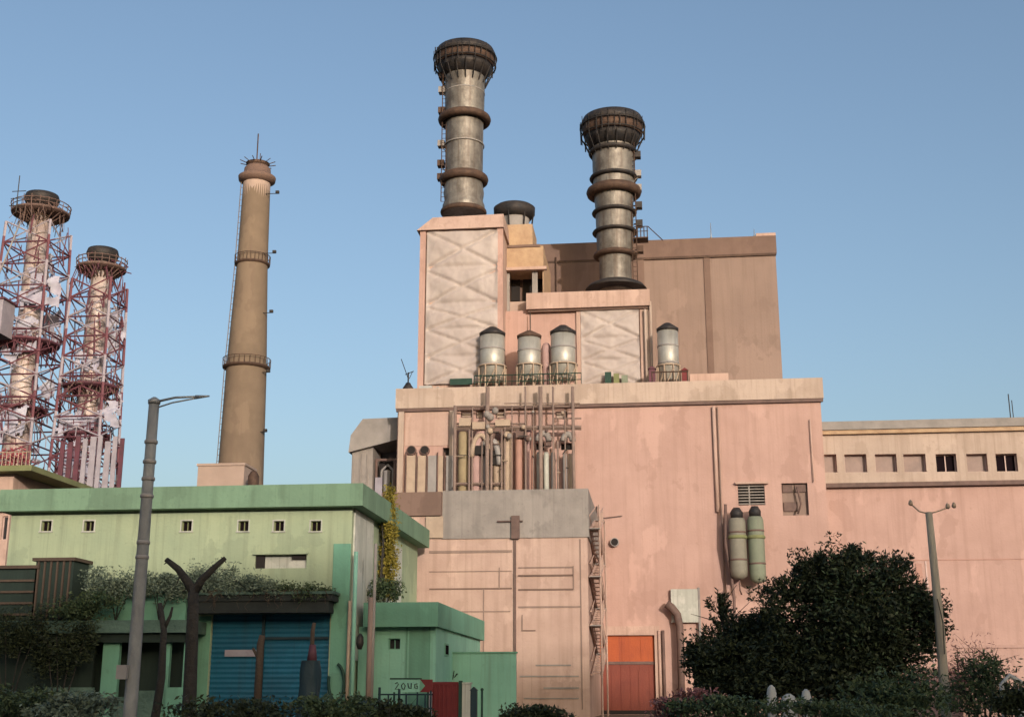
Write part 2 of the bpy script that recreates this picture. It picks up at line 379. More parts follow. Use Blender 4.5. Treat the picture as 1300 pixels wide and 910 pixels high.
d = MB(); d.box(dr[0]+.02, dr[1]-.02, YH+.08, YH+.4, mid-.118, mid+.118); d.build('rail', M['brownp'], door)
d = MB(); d.box(dr[0]+.02, dr[1]-.02, YH+.12, YH+.4, .02, .34); d.build('threshold', M['black'], door)
# louvre
l = MB(); l.quad((lv[0],YH+.5,lv[2]),(lv[1],YH+.5,lv[2]),(lv[1],YH+.5,lv[3]),(lv[0],YH+.5,lv[3]))
w = l.build('louvre', M['black'], hall); l = MB()
for k in range(7):
    z = lv[2]+(lv[3]-lv[2])*(k+.35)/7; l.prism([(lv[0]+.02,z),(lv[1]-.02,z),(lv[1]-.02,z+.09),(lv[0]+.02,z+.09)], YH+.05, YH+.3)
l.box(lv[0]+.9, lv[0]+1.02, YH+.02, YH+.048, lv[2], lv[3]); l.build('slat', M['grey'], w)
l = MB(); l.box(lv[0]-.2,lv[1]+.3,YH-.4,YH-.003,lv[3]+.02,lv[3]+.2); l.build('hood', M['pink2'], w)
# grimy vent beside the louvre
a,b,c,dd = vt; l = MB(); l.quad((a,YH+.4,c),(b,YH+.4,c),(b,YH+.4,dd),(a,YH+.4,dd)); v = l.build('vent', M['tan'], hall)
for q in ((a+.1,a+.95,dd-.75,dd-.1),(a+1.15,b-.1,dd-.75,dd-.1),(a+.15,a+1.3,c+.4,c+1.2)): MB().box(q[0],q[1],YH+.25,YH+.39,q[2],q[3]).build('grille', M['brownp'], v)
MB().tube([P(1012,618,YH-.2),P(1017,640,YH-.25),P(1013,652,YH-.2)],.09,6).build('pipe', M['brownp'], v)
# ducted round hole
cxh, czh = (hole[0]+hole[1])/2, (hole[2]+hole[3])/2; l = MB(); rr = (hole[1]-hole[0])/2
l.tube([(cxh,YH-.5,czh),(cxh,YH-.003,czh)], rr, 16); hp = l.build('vent_pipe', M['greyp'], hall)
l = MB(); l.tube([(cxh,YH-.53,czh),(cxh,YH-.502,czh)], rr*.82, 16); l.build('opening', M['black'], hp)
l = MB(); l.bar((X(746,660,YH),YH-.2,Zz(746,660,YH)),(X(790,655,YH),YH-.2,Zz(790,655,YH)),.03); l.build('cable', M['wire'], hall)
for q in dk: l = MB(); l.quad((q[0],YH+.5,q[2]),(q[1],YH+.5,q[2]),(q[1],YH+.5,q[3]),(q[0],YH+.5,q[3])); l.build('opening', M['black'], hall)
for q in lit: window(hall, q, YH, .3, M['cream'], M['brownp'], 0, .1)
# downpipes
for (px, y0, y1, r_, mt) in [(909,514,650,.16,'pink2'),(914,514,780,.06,'tan'),(1032,530,612,.05,'pink2'),(757,640,700,.05,'wire')]:
    xx = X(px,600,YH); l = MB(); l.tube([(xx,YH-.2,Zz(px,y1,YH)),(xx,YH-.2,Zz(px,y0,YH)-.2)], r_, 8); l.build('downpipe', M[mt], hall)
# left pilaster and panel frame of the open bay
for pa, pb in ((506,513),(571,579)):
    a,b = X(pa,560,YH), X(pb,560,YH); l = MB(); l.box(a,b,YH-.3,YH-.004,Zz(520,640,YH),pz0-.3); l.build('pilaster', M['cream'], hall)
l = MB(); l.box(X(514,560,YH),X(571,560,YH),YH-.06,YH-.005,Zz(540,566,YH),Zz(540,523,YH)); l.build('panel', M['pink2'], hall)
# round vents over tan cladding
for px in (523,540):
    c = P(px,572,YH); l = MB(); l.tube([(c.x,YH-.35,c.z),(c.x,YH-.004,c.z)], .42, 18); rv = l.build('round_vent', M['brownp'], hall)
    l = MB(); l.tube([(c.x,YH-.38,c.z),(c.x,YH-.352,c.z)], .36, 18); l.build('opening', M['black'], rv)
zb = Zz(540,640,YH)
for pa,pb,mt in ((517,528,'tanp'),(531,541,'tanp'),(544,555,'greyp'),(557,563,'tanp'),(567,576,'greyp')):
    a,b = X(pa,600,YH), X(pb,600,YH); l = MB(); l.box(a,b,YH-.32,YH-.006,zb,Zz(pa,579,YH)); l.build('cladding_panel', M[mt], hall)
for px in (516,529.5,542.5,556,565):
    xx = X(px,600,YH); l = MB(); l.bar((xx,YH-.4,zb),(xx,YH-.4,Zz(px,575,YH)),.07); l.build('rail', M['brownp'], hall)
# arch duct beside the door
l = MB(); cb = P(850,765,YH-1)
pts = [P(846,766,YH-.9), P(853,771,YH-.9), P(860,780,YH-.9), P(863,795,YH-.9), P(864,820,YH-.9), P(866,905,YH-.9)]
l.tube(pts, .36, 10, .3); dct = l.build('bent_duct', M['brownp'], hall)
l = MB(); q = rect(852,748,886,790,YH); l.box(q[0],q[1],YH-.5,YH-.004,q[2],q[3]); l.build('cabinet', M['paleW'], hall)
l = MB(); xx = X(888,790,YH); l.tube([(xx,YH-.4,0),(xx,YH-.4,Zz(888,746,YH))],.12,8); l.build('downpipe', M['grey'], hall)
for px,mt in ((838,'pink2'),(843,'brownp')):
    xx = X(px,850,YH); l = MB(); l.tube([(xx,YH-.3,0),(xx,YH-.3,Zz(px,800,YH))],.13,8); l.build('downpipe', M[mt], hall)

# hanging green tanks on the hall wall
for i,(pa,pb,yt,yb_,lab) in enumerate([(926,948,658,735,'left, dull grey one of two long tanks hung under the wall louvre'),(950,971,656,740,'right, pale green one of two long tanks hung under the wall louvre')]):
    Y = YH-1.4; cx = (X(pa,695,Y)+X(pb,695,Y))/2; r_ = (X(pb,695,Y)-X(pa,695,Y))/2; zt, z0 = Zz(pa,yt,Y), Zz(pa,yb_,Y)
    t = empty('hanging_tank', (cx,Y,z0), lab, 'tank', 'tanks on the hall wall')
    MB().lathe(cx,Y,[(r_*.45,z0),(r_*.92,z0+.25),(r_,z0+.7),(r_,zt-.3),(r_*.85,zt)],20).build('body', M['greenp'] if i else M['greenq'], t)
    MB().lathe(cx,Y,[(r_*.7,zt+.01),(r_*.75,zt+.5),(r_*.4,zt+.9)],16).build('cap', M['sooty'], t)
    MB().torus(cx,Y,Zz(pa,682,Y),r_,.1,.16).build('collar', M['olive'], t)
    MB().tube([(cx,Y,z0+.05),(cx,Y,z0-.9),(cx+.15,Y+.6,z0-1.2)],.07,6).build('outlet_pipe', M['brownp'], t)
    MB().torus(cx,Y,zt-1.2,r_,.04,.08).build('strap', M['brownp'], t); MB().torus(cx,Y,z0+1.6,r_,.04,.08).build('strap', M['brownp'], t)
    b = MB(); zc = Zz(pa,682,Y); b.box(cx-.1,cx+.1,Y+r_+.02,YH-.004,zc-.15,zc+.15); b.build('bracket', M['brownp'], t)
xx = X(922,700,YH-1.2)
l = MB().tube([P(921,640,YH-1.2),P(921,690,YH-1.2),P(929,735,YH-1.2),P(932,760,YH-1.2),P(933,900,YH-1.2)], .13, 8)
tag(l.build('drain_pipe', M['brownp'], None, (xx,YH-1.2,0)), 'thin dark drain pipe running down beside the hanging tanks to the bush', 'pipe')

# ================================================================== PIPE RACK in front of the hall's left bay
YP = 108.6
zb = Zz(640,700,YP)
rack = empty('pipe_rack', (X(655,600,YP), YP, zb), 'tangle of brown steel frames, ducts and pipes against the left bay of the pink hall', 'pipe rack')
for (pa,pb,yy,r_) in [(578,736,516,.09),(576,738,543,.2),(576,666,538,.1),(703,738,531,.07),(640,736,512,.05),(578,640,614,.12)]:
    MB().bar(P(pa,yy,YP),P(pb,yy,YP),r_).build('beam', M['rackp'], rack)
for (px,y0,r_) in [(578,515,.16),(600,517,.08),(619,491,.2),(641,519,.07),(650,515,.06),(667,491,.09),(677,515,.05),(686,491,.2),(702,491,.1),(717,520,.07),(727,491,.16),(708,560,.1),(596,545,.1),(612,560,.06),(624,545,.12),(637,545,.09)]:
    a = P(px,y0,YP-.2); MB().tube([(a.x,a.y,zb),a], r_, 6).build('post', M['rackp'], rack)
for (pa,pb,y0,mt) in [(582,595,548,'yellowp'),(598,611,572,'rose'),(613,623,574,'greyp'),(638,650,546,'tanp'),(654,664,550,'salmon'),(668,675,546,'rose'),(681,688,574,'paleW'),(690,697,574,'paleW'),(699,705,574,'greyp'),(714,720,576,'greyp'),(721,727,576,'tanp'),(626,636,560,'tanp')]:
    Y = YP+.6; a = P((pa+pb)/2,y0,Y); r_ = (X(pb,y0,Y)-X(pa,y0,Y))/2
    MB().lathe(a.x,a.y,[(r_,zb),(r_,a.z-.3),(r_*.8,a.z)],16).build('duct', M[mt], rack)
MB().bar(P(676,548,YP-.1),P(676,625,YP-.1),.09).build('thin_pipe', M['salmon'], rack)
MB().bar(P(673,570,YP-.1),P(673,625,YP-.1),.06).build('thin_pipe', M['salmon'], rack)
def arc(cx,cy,rx,ry,Y,a0,a1,n=10): return [P(cx+rx*math.cos(R(a0+(a1-a0)*k/n)), cy-ry*math.sin(R(a0+(a1-a0)*k/n)), Y) for k in range(n+1)]
MB().tube(arc(610,580,11,28,YP-.1,180,20), .22, 8).build('elbow', M['tanp'], rack)
MB().tube(arc(622,590,12,32,YP+.1,130,0), .3, 8).build('elbow', M['greyp'], rack)
MB().tube(arc(613,572,8,22,YP+.3,180,0), .45, 8).build('elbow', M['rose'], rack)
MB().tube(arc(632,560,8,14,YP,200,20), .25, 8).build('elbow', M['brownp'], rack)
MB().tube(arc(690,560,7,10,YP,180,0), .28, 8).build('elbow', M['grey'], rack)
MB().tube(arc(721,560,6,9,YP,180,0), .28, 8).build('elbow', M['grey'], rack)
for (pa,ya,pb,yb_,mt,dy) in [(603,566,615,577,'black',.05),(617,572,630,590,'black',.25),(583,531,598,541,'tanp',-.2),(629,533,648,541,'tanp',-.2),(600,536,616,545,'tanp',-.25),(655,543,666,556,'brownp',.2),(693,556,700,566,'brownp',.2)]:
    Y = YP+dy; q = rect(pa,ya,pb,yb_,Y); MB().box(q[0],q[1],Y-.2,Y+.25,q[2],q[3]).build('fitting', M[mt], rack)
rp = random.Random(3)
for k in range(13):
    px = rp.uniform(584,732); py = rp.uniform(520,560); c = P(px,py,YP-.35); s_ = rp.uniform(.12,.32)
    MB().lathe(c.x,c.y,[(s_*.6,c.z-s_),(s_,c.z-s_*.4),(s_,c.z+s_*.4),(s_*.5,c.z+s_)],10).build('valve', M[rp.choice(['brownp','tanp','tanp','grey'])], rack)
for k in range(14):
    px = rp.uniform(582,728); ya = rp.uniform(545,600); c = P(px,ya,YP-.3); e = P(px+rp.uniform(-14,14), ya+rp.choice([0,0,rp.uniform(-12,12)]), YP-.3)
    MB().bar(c,e,.05).build('thin_pipe', M[rp.choice(['brownp','wire','tanp'])], rack)

# ================================================================== RIGHT WING
YW = 111.6
wx0, wx1 = hx1-.5, X(1480,560,YW)
wz1, wzl = Zz(1170,545,YW), Zz(1170,614,YW)
wing = empty('long_wing', ((wx0+wx1)/2, YW, 0), 'long low pink wing with a row of square windows under its flat roof', 'industrial hall')
spec = [(1045,1062,'blind'),(1072,1100,'blind'),(1111,1138,'blind'),(1147,1175,'blind'),(1188,1214,'open'),(1227,1253,'blind'),(1264,1291,'open'),(1303,1330,'blind'),(1342,1368,'open'),(1381,1408,'blind')]
ops = []
for i,(a,b,k) in enumerate(spec):
    q = rect(a,577-.004*(a-1045),b,600-.006*(a-1045),YW); ops.append(q)
shell(MB(), wx0, wx1, YW, YW+24, 0, wz1, ops, .4).build('wall', M['pink'], wing)
l = MB(); l.box(wx0+.05, wx1+.1, YW-.5, YW-.004, wzl-.25, wzl+.12); l.build('ledge', M['brownp'], wing)
l = MB(); facade(l, wx0+.05, wx1, wzl+.122, wz1-.35, YW-.18, ops, .18)
l.quad((wx0+.05,YW-.18,wz1-.35),(wx1,YW-.18,wz1-.35),(wx1,YW-.003,wz1-.35),(wx0+.05,YW-.003,wz1-.35)); l.build('upper_band', M['cream'], wing)
for q,(a,b,k) in zip(ops,spec): window(wing, q, YW, .4, M[k], M['frame'], 1 if k=='open' else 0, .09, 0)
l = MB(); zr = Zz(1170,533,YW)
l.add([(wx0+.6,YW-.7,wz1),(wx1,YW-.7,wz1),(wx1,YW-.7,zr-.1),(wx0+.6,YW-.7,zr-.1),(wx0+.6,YW+9,zr+1.1),(wx1,YW+9,zr+1.1),(wx0+.6,YW+23.5,wz1+.35),(wx1,YW+23.5,wz1+.35),(wx0+.6,YW+23.5,wz1+.05),(wx1,YW+23.5,wz1+.05)],
      [(0,1,2,3),(3,2,5,4),(4,5,7,6),(6,7,9,8),(0,8,9,1),(0,3,4,6,8),(1,9,7,5,2)])
l.build('roof', M['roofgrey'], wing)
l = MB(); l.box(wx0+.3,wx1,YW-.55,YW-.19,wz1-.36,wz1-.02); l.build('cornice', M['ochre'], wing)
xx = X(1049,700,YW); l = MB(); l.box(xx-.3,xx+.25,YW-.28,YW-.005,0,wzl-.26); l.build('pilaster', M['tan'], wing)
for px,ya,yb_,mt,w_ in [(1166,715,760,'salmon',.25),(1175,712,900,'frame',.06)]:
    q = P(px,ya,YW); MB().box(q.x-w_,q.x+w_,YW-.06,YW-.006,Zz(px,yb_,YW),q.z).build('patch', M[mt], wing)
a_ = P(1136,711,YW); b_ = P(1300,711,YW); MB().box(a_.x,b_.x,YW-.05,YW-.004,a_.z-.04,a_.z+.03).build('joint', M['salmon'], wing)
a_ = P(1283,530,YW+6); l = MB(); l.bar((a_.x,a_.y,a_.z-1),(a_.x,a_.y,Zz(1283,500,YW+6)),.05); l.bar((a_.x+.25,a_.y,a_.z-1),(a_.x+.25,a_.y,Zz(1283,508,YW+6)),.04)
tag(l.build('roof_mast', M['wire'], None, (a_.x,a_.y,a_.z)), 'thin double mast on the roof of the long pink wing', 'mast')
l = MB(); q = rect(1219,820,1310,900,YW-8); l.box(q[0],q[1]+4,YW-8,YW-7.6,0,Zz(1270,822,YW-8)); l.box(q[0]-.1,q[1]+4.1,YW-8.1,YW-7.5,Zz(1270,822,YW-8)+.002,Zz(1270,818,YW-8))
tag(l.build('low_wall', M['pink'], None, (q[0],YW-8,0)), 'low pink boundary wall behind the sparse bush at the right edge', 'wall')

# ================================================================== BOX ANNEX in front of the hall
YB = 92.0
bx0, bx1 = X(486,640,YB), X(745,640,YB); bz1 = Zz(640,624,YB); bzb = Zz(640,683,YB)
box = empty('pink_annex', ((bx0+bx1)/2, YB, 0), 'tall pink box annex with a grey concrete band round its top', 'building')
shell(MB(), bx0, bx1, YB, YH+.3, 0, bz1).build('wall', M['pink2'], box)
l = MB(); l.box(X(562,650,YB), bx1+.12, YB-.12, YH-.4, bzb, bz1+.12); l.build('parapet', M['grey'], box)
l = MB(); l.box(bx0-.05, X(561,650,YB)-.01, YB-.25, YH-.45, Zz(520,655,YB), bz1+.05); l.build('parapet', M['brown'], box)
xx = X(654,760,YB); l = MB(); l.box(xx-.08,xx+.08,YB-.16,YB-.003,0,bzb-.003); l.build('downpipe', M['brownp'], box)
l = MB(); l.box(xx-.25,xx+.35,YB-.35,YB-.123,Zz(654,684,YB),Zz(654,655,YB)); l.bar((xx-1.3,YB-.25,Zz(654,662,YB)),(xx+.6,YB-.25,Zz(654,662,YB)),.06); l.build('hopper', M['brownp'], box)
def joint(pa,pb,yy,h_=.05,mt='tan',pr=.05):
    a,b = X(pa,yy,YB), X(pb,yy,YB); z = Zz((pa+pb)/2,yy,YB); MB().box(a,b,YB-pr,YB-.002,z-h_,z+h_).build('joint', M[mt], box)
joint(545,650,700,.09,'tan'); joint(545,650,725,.03); joint(545,650,747,.05,'brown'); joint(658,728,720,.05); joint(658,728,730,.05,'brown',.12); joint(658,728,748,.06,'brown'); joint(545,648,776,.04); joint(658,738,770,.06,'tan')
joint(680,725,844,.05,'grey'); joint(660,735,858,.05,'grey'); joint(690,735,873,.06,'grey'); joint(665,735,886,.04,'grey'); joint(662,680,800,.04,'brown')
for px,y0,y1 in [(614,747,840),(728,718,748),(634,720,747),(738,684,900),(663,780,800)]:
    a = X(px,(y0+y1)/2,YB); MB().box(a-.04,a+.04,YB-.055,YB-.003,Zz(px,y1,YB),Zz(px,y0,YB)).build('joint', M['tan'], box)
l = MB(); q = rect(541,656,563,683,YB); l.box(q[0],q[1],YB-.22,YB-.126,q[2],q[3]); l.build('hatch', M['tanp'], box)
# outside stair on the annex's right flank
stx = bx1; st = empty('outside_stair', (stx+.8, YB+6, 0), 'pale zigzag steel stair climbing the right flank of the pink annex', 'stair')
nfl = 7; zz0, zz1 = 3.0, bz1-1.0; hh = (zz1-zz0)/nfl
for k in range(nfl):
    ya, yb_ = (YB+1.0, YB+9.5) if k%2==0 else (YB+9.5, YB+1.0); z0 = zz0+hh*k
    fl = MB()
    for s in (.12, .8): fl.bar((stx+s,ya,z0),(stx+s,yb_,z0+hh),.11); fl.bar((stx+s,ya,z0+1),(stx+s,yb_,z0+hh+1),.06)
    n = 8
    for j in range(n):
        u = (j+.5)/n; y = ya+(yb_-ya)*u; z = z0+hh*u; fl.box(stx+.12,stx+.8,min(y,y-.15),max(y,y+.25),z-.03,z+.03)
        fl.bar((stx+.8,y,z),(stx+.8,y,z+1),.03)
    fl.build('flight', M['pink2'], st)
    MB().box(stx+.1,stx+.9,min(yb_,yb_+.01)-.9,yb_+.9,z0+hh-.08,z0+hh-.02).build('landing', M['roofgrey'], st)
for y in (YB+.5, YB+10.3): MB().bar((stx+.87,y,0),(stx+.87,y,zz1),.07).build('post', M['pink2'], st)

# ================================================================== LEFT GREY SHED by the hall
YS = 113.0
s0 = P(445,575,YS); sx0, sx1 = X(447,575,YS), hx0+.3
shed = empty('grey_annex', ((sx0+sx1)/2, YS, 0), 'grey flat roofed annex with an open bay at the left end of the pink hall', 'building')
st_, sb_ = Zz(475,553,YS), Zz(475,640,YS)
bay = rect(473,560,500,640,YS); bay = (bay[0], sx1-.05, sb_, bay[3])
shell(MB(), sx0, sx1, YS, YS+14, 0, st_, [bay], 4).build('wall', M['grey'], shed)
l = MB(); l.prism([(X(442,590,YS-.4),st_-1.6),(sx1,st_-.3),(sx1,Zz(500,531,YS)),(X(462,533,YS),Zz(465,533,YS)),(X(447,550,YS),st_)], YS-.5, YS+14.2); l.build('roof', M['roofgrey'], shed)
l = MB(); l.quad((bay[0],YS+3.9,bay[2]),(bay[1],YS+3.9,bay[2]),(bay[1],YS+3.9,bay[3]),(bay[0],YS+3.9,bay[3])); l.build('back_wall', M['steelW'], shed)
q = rect(476,582,503,640,YS+.6); l = MB(); l.box(q[0],q[1],YS+.6,YS+.8,q[3]-.2,q[3]); l.box(q[0],q[0]+.2,YS+.6,YS+.8,q[2],q[3]-.2); l.box(q[1]-.3,q[1]-.1,YS+.6,YS+.8,q[2],q[3]-.2); l.build('frame', M['brownp'], shed)
l = MB(); l.box(q[0]+.2,q[1]-.3,YS+1.2,YS+1.3,q[2],q[3]-.2); l.build('partition', M['black'], shed)
c = P(492,598,YS+.9); l = MB(); l.torus(c.x,YS+.9,c.z,.01,.1,.1); l.tube([(c.x,YS+.7,c.z-3),(c.x,YS+.7,c.z)],.35,10); l.tube([(c.x-.55,YS+.95,c.z-3),(c.x-.55,YS+.95,c.z+.1),(c.x,YS+.95,c.z+.6),(c.x+.5,YS+.95,c.z+.1),(c.x+.5,YS+.95,c.z-3)],.14,8); l.build('machine', M['greyp'], shed)
q = rect(476,606,485,640,YS+.4); MB().box(q[0],q[1],YS+.3,YS+.55,q[2],q[3]).build('cabinet', M['steelW'], shed)
for px in (448,458,466): MB().box(X(px,600,YS)-.05,X(px,600,YS)+.05,YS-.1,YS-.003,sb_,st_-1.7).build('rib', M['grey'], shed)

# ================================================================== SHEETED TOWER (left)
YT = 113.0
tx0, tx1 = X(530,480,YT), X(637,480,YT); tz0 = hz1-1; tz1 = Zz(585,293,YT); ttop = Zz(585,274,YT)
tw = empty('sheeted_tower', ((tx0+tx1)/2, YT, hz1), 'tall pink tower faced with crumpled pale sheeting, under the taller chimney', 'tower')
shell(MB(), tx0, tx1, YT, YT+15, tz0, tz1).build('wall', M['pink2'], tw)
def crease(u, v, rows):
    d = 0.0
    for (v0,v1) in rows:
        if v0 <= v < v1:
            w = (v-v0)/(v1-v0); a = abs(u-w); b = abs(u-(1-w))
            d += .28*math.exp(-(min(a,b)/.05)**2); d -= .25*math.sin(math.pi*w)*math.sin(math.pi*u)
            d += .12*math.exp(-((w-.02)/.05)**2)
    return d
def sheet(root, x0, x1, z0, z1, Y, rows, seed, n=(56,96), amp=.22, holes=None):
    def fn(u, v):
        x = x0+(x1-x0)*u; z = z0+(z1-z0)*v
        nz = noise.fractal(Vector((u*3.5+seed, v*7, seed)), 1.0, 2.0, 4)
        e = min(1, min(u,1-u)/.04)
        return (x, Y-.32+e*(crease(u,v,rows)*.9+amp*nz*.8), z)
    l = MB(); l.grid(n[0], n[1], fn, holes); return l.build('sheeting', M['sheet'], root)
sheet(tw, X(540,470,YT), X(632,470,YT), Zz(585,489,YT)+.1, tz1-.15, YT, [(0,.17),(.17,.35),(.35,.5),(.52,.74),(.76,1.0)], 1.3)
for px in (534.5,635): xx = X(px,470,YT); MB().box(xx-.28,xx+.28,YT-.3,YT-.003,tz0,tz1-.01).build('corner_post', M['pink'], tw)
l = MB(); x0,x1 = tx0-.25, tx1+.2; y0,y1 = YT-.6, YT+15.3
l.add([(x0,y0,tz1),(x1,y0,tz1),(x1,y1,tz1),(x0,y1,tz1),(x0+1.4,y0+.8,ttop),(x1-.1,y0+.8,ttop+.1),(x1-.1,y1-1.4,ttop+.1),(x0+1.4,y1-1.4,ttop)],
      [(0,3,2,1),(4,5,6,7),(0,1,5,4),(1,2,6,5),(2,3,7,6),(3,0,4,7)]); l.build('cap', M['pink2'], tw)
q = rect(571,480,599,488,YT-.8); MB().box(q[0],q[1],YT-.7,YT-.62,q[2],q[3]).build('notice_board', M['dkgreen'], tw)

# ================================================================== MIDDLE BLOCK with the second chimney
YM = 116.0
mx0, mx1 = tx1-.6, X(825,430,YM); mz1 = Zz(740,392,YM); mzp = Zz(740,373,YM)
mb_ = empty('middle_block', ((mx0+mx1)/2, YM, hz1), 'pink middle block with a projecting parapet and pale sheeting beside the three silos', 'building')
shell(MB(), mx0, mx1, YM, YM+13, hz1-1, mz1).build('wall', M['pink'], mb_)
l = MB(); l.box(X(668,382,YM-.8), mx1+.1, YM-.8, YM+13.2, mz1-.1, mzp); l.build('parapet', M['pink2'], mb_)
l = MB(); l.box(X(668,382,YM-.8)+.1, mx1, YM-.5, YM-.003, mz1-.3, mz1-.103); l.build('cornice', M['brown'], mb_)
sheet(mb_, X(738,440,YM), X(812,440,YM), Zz(775,489,YM)+.1, mz1-.35, YM, [(0,.3),(.32,.6),(.62,1)], 5.1, (44,50))
for px,mt in ((735,'pink2'),(816,'pink2'),(822,'cream')): xx = X(px,440,YM); MB().box(xx-.2,xx+.2,YM-.25,YM-.003,hz1-.9,mz1-.31).build('corner_post', M[mt], mb_)
for px,y0 in ((827,385),(820,395)): xx = X(px,440,YM-.5); MB().tube([(xx,YM-.6,hz1-.5),(xx,YM-.6,Zz(px,y0,YM))],.12,8).build('downpipe', M['cream'], mb_)
q = rect(770,476,800,488,YM-1); 
for i,(a,b,mt) in enumerate(((768,776,'dkgreen'),(779,786,'olive'),(789,797,'greenp'))):
    q = rect(a,472+i*2,b,488,YM-1.2); MB().box(q[0],q[1],YM-1.2,YM-.8,q[2]-.6,q[3]).build('cabinet', M[mt], mb_)
a_ = P(673,392,YM-.7); MB().bar((a_.x,YM-.7,Zz(673,425,YM-.7)),(a_.x,YM-.7,a_.z-.4),.05).build('rod', M['wire'], mb_)
# loggia block with dark opening and small stack
YL = 117.0
lx0, lx1 = tx1-.5, X(690,360,YL); zl0, zl1, zl2 = Zz(665,396,YL), Zz(665,343,YL), Zz(665,313,YL)
lg = empty('rooftop_loggia', ((lx0+lx1)/2, YL, mz1), 'ochre rooftop block with a dark open loggia between the sheeted tower and the brown block', 'building')
op = (X(641,370,YL), X(689,370,YL), zl0-.5, zl1-.1)
l = MB(); shell(l, lx0, lx1, YL, YL+9, mz1-.6, zl2, [op], 3.0); l.build('wall', M['ochre'], lg)
l = MB(); l.quad((op[0],YL+2.9,op[2]),(op[1],YL+2.9,op[2]),(op[1],YL+2.9,op[3]),(op[0],YL+2.9,op[3])); l.build('back_wall', M['brown'], lg)
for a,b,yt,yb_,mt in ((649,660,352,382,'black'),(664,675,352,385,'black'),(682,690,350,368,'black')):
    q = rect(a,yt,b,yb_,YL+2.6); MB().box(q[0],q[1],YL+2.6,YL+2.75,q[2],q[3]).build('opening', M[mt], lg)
for px in (645.5,677.5,681): xx = X(px,370,YL+.3); MB().box(xx-.13,xx+.13,YL+.15,YL+.4,op[2],op[3]).build('post', M['roofgrey'], lg)
q = rect(645,383,677,396,YL+.5); MB().box(q[0],q[1],YL+.45,YL+.6,q[2],q[3]).build('parapet', M['pinkcon'], lg)
MB().box(lx0,lx1+.35,YL-.5,YL-.003,zl1-.12,zl1+.18).build('slab', M['pink2'], lg)
q = rect(641,285,676,314,YL+.5); MB().box(q[0],q[1],YL+.5,YL+5,q[2]-.3,q[3]).build('plinth', M['ochre'], lg)
q2 = rect(644,307,686,312,YL); MB().box(q2[0],q2[1],YL-.12,YL+.3,zl2-.1,zl2+.15).build('cornice', M['brown'], lg)
c = P(653,285,YL+3); mm = abs(X(660,285,YL+3)-X(650,285,YL+3))/10
ss = empty('squat_chimney', (c.x,c.y,q[3]), 'squat black capped chimney on the ochre rooftop block beside the tall one', 'chimney')
r_ = 22*mm; zt = Zz(653,272,c.y); ztt = Zz(653,263,c.y)
MB().lathe(c.x,c.y,[(r_*.78,q[3]-.2),(r_*.82,q[3]+.5),(r_*.9,zt)],28).build('drum', M['greyp'], ss)
MB().lathe(c.x,c.y,[(r_*.95,zt-.6),(r_*1.18,zt-.1),(r_*1.2,ztt-.2),(r_*1.05,ztt),(r_*.9,ztt-.3)],32).build('cap', M['sooty'], ss)
for k in range(7):
    a = k*.9; MB().bar((c.x+r_*.95*math.cos(a),c.y+r_*.95*math.sin(a),q[3]),(c.x+r_*1.1*math.cos(a),c.y+r_*1.1*math.sin(a),zt),.08).build('stay', M['sooty'], ss)

# ================================================================== BROWN REAR BLOCK
YR = 131.0
rx0, rx1 = X(640,320,YR), X(989,400,YR); rz1 = Zz(840,305,YR); rzb = Zz(840,327,YR)
rb = empty('brown_block', ((rx0+rx1)/2, YR, hz1), 'big plain tan clad block rising behind the hall, brown band along its top', 'building')
shell(MB(), rx0, rx1, YR, YR+16, hz1-1, rz1-.2).build('wall', M['tan'], rb)
MB().box(rx0-.1, rx1+.12, YR-.15, YR+16.1, rzb, rz1).build('parapet', M['brown'], rb)
MB().box(rx0, rx1+.06, YR-.22, YR-.003, rzb-.25, rzb-.003).build('cornice', M['rust'], rb)
a,b = X(896,400,YR), X(904,400,YR); MB().box(a,b,YR-.12,YR-.004,hz1,rzb-.26).build('joint', M['brown'], rb)
a,b = rx0+.1, X(818,350,YR); MB().box(a,b,YR-.2,YR-.005,Zz(760,372,YR),rzb-.27).build('panel', M['brown'], rb)
l = MB(); xx = X(706,345,YR); l.bar((xx,YR-.35,Zz(706,372,YR)),(xx,YR-.35,Zz(706,328,YR)),.09); l.build('downpipe', M['rust'], rb)
q = rect(876,474,925,492,YR-8); bxp = MB().box(q[0],q[1],YR-8,YR-5,hz1-.2,q[3]); tag(bxp.build('roof_kerb', M['pink2'], None, (q[0],YR-8,hz1)), 'low pink upstand box on the hall roof before the tan block', 'roof box')
for i,(px,yt,lab) in enumerate(((903,283,'taller antenna mast on the roof edge of the tan block'),(958,291,'shorter antenna mast near the right roof corner of the tan block'))):
    a_ = P(px,307,YR+3); l = MB(); l.tube([(a_.x,a_.y,rz1-.1),(a_.x,a_.y,Zz(px,yt,YR+3))],.09,6,.03); l.bar((a_.x-.5,a_.y,rz1+.5),(a_.x,a_.y,rz1+1.3),.04); l.bar((a_.x+.5,a_.y,rz1+.5),(a_.x,a_.y,rz1+1.3),.04); l.box(a_.x-.6,a_.x+.6,a_.y-.1,a_.y+.1,rz1+.002,rz1+.4)
    tag(l.build('antenna_mast', M['lampg'], None, (a_.x,a_.y,rz1)), lab, 'antenna', 'masts on the tan block')
q = rect(960,299,985,306,YR+4); tag(MB().box(q[0],q[1],YR+4,YR+7,rz1-.05,q[3]+.3).build('roof_hut', M['pink2'], None, (q[0],YR+4,rz1)), 'small pink hut at the right corner of the tan block roof', 'hut')

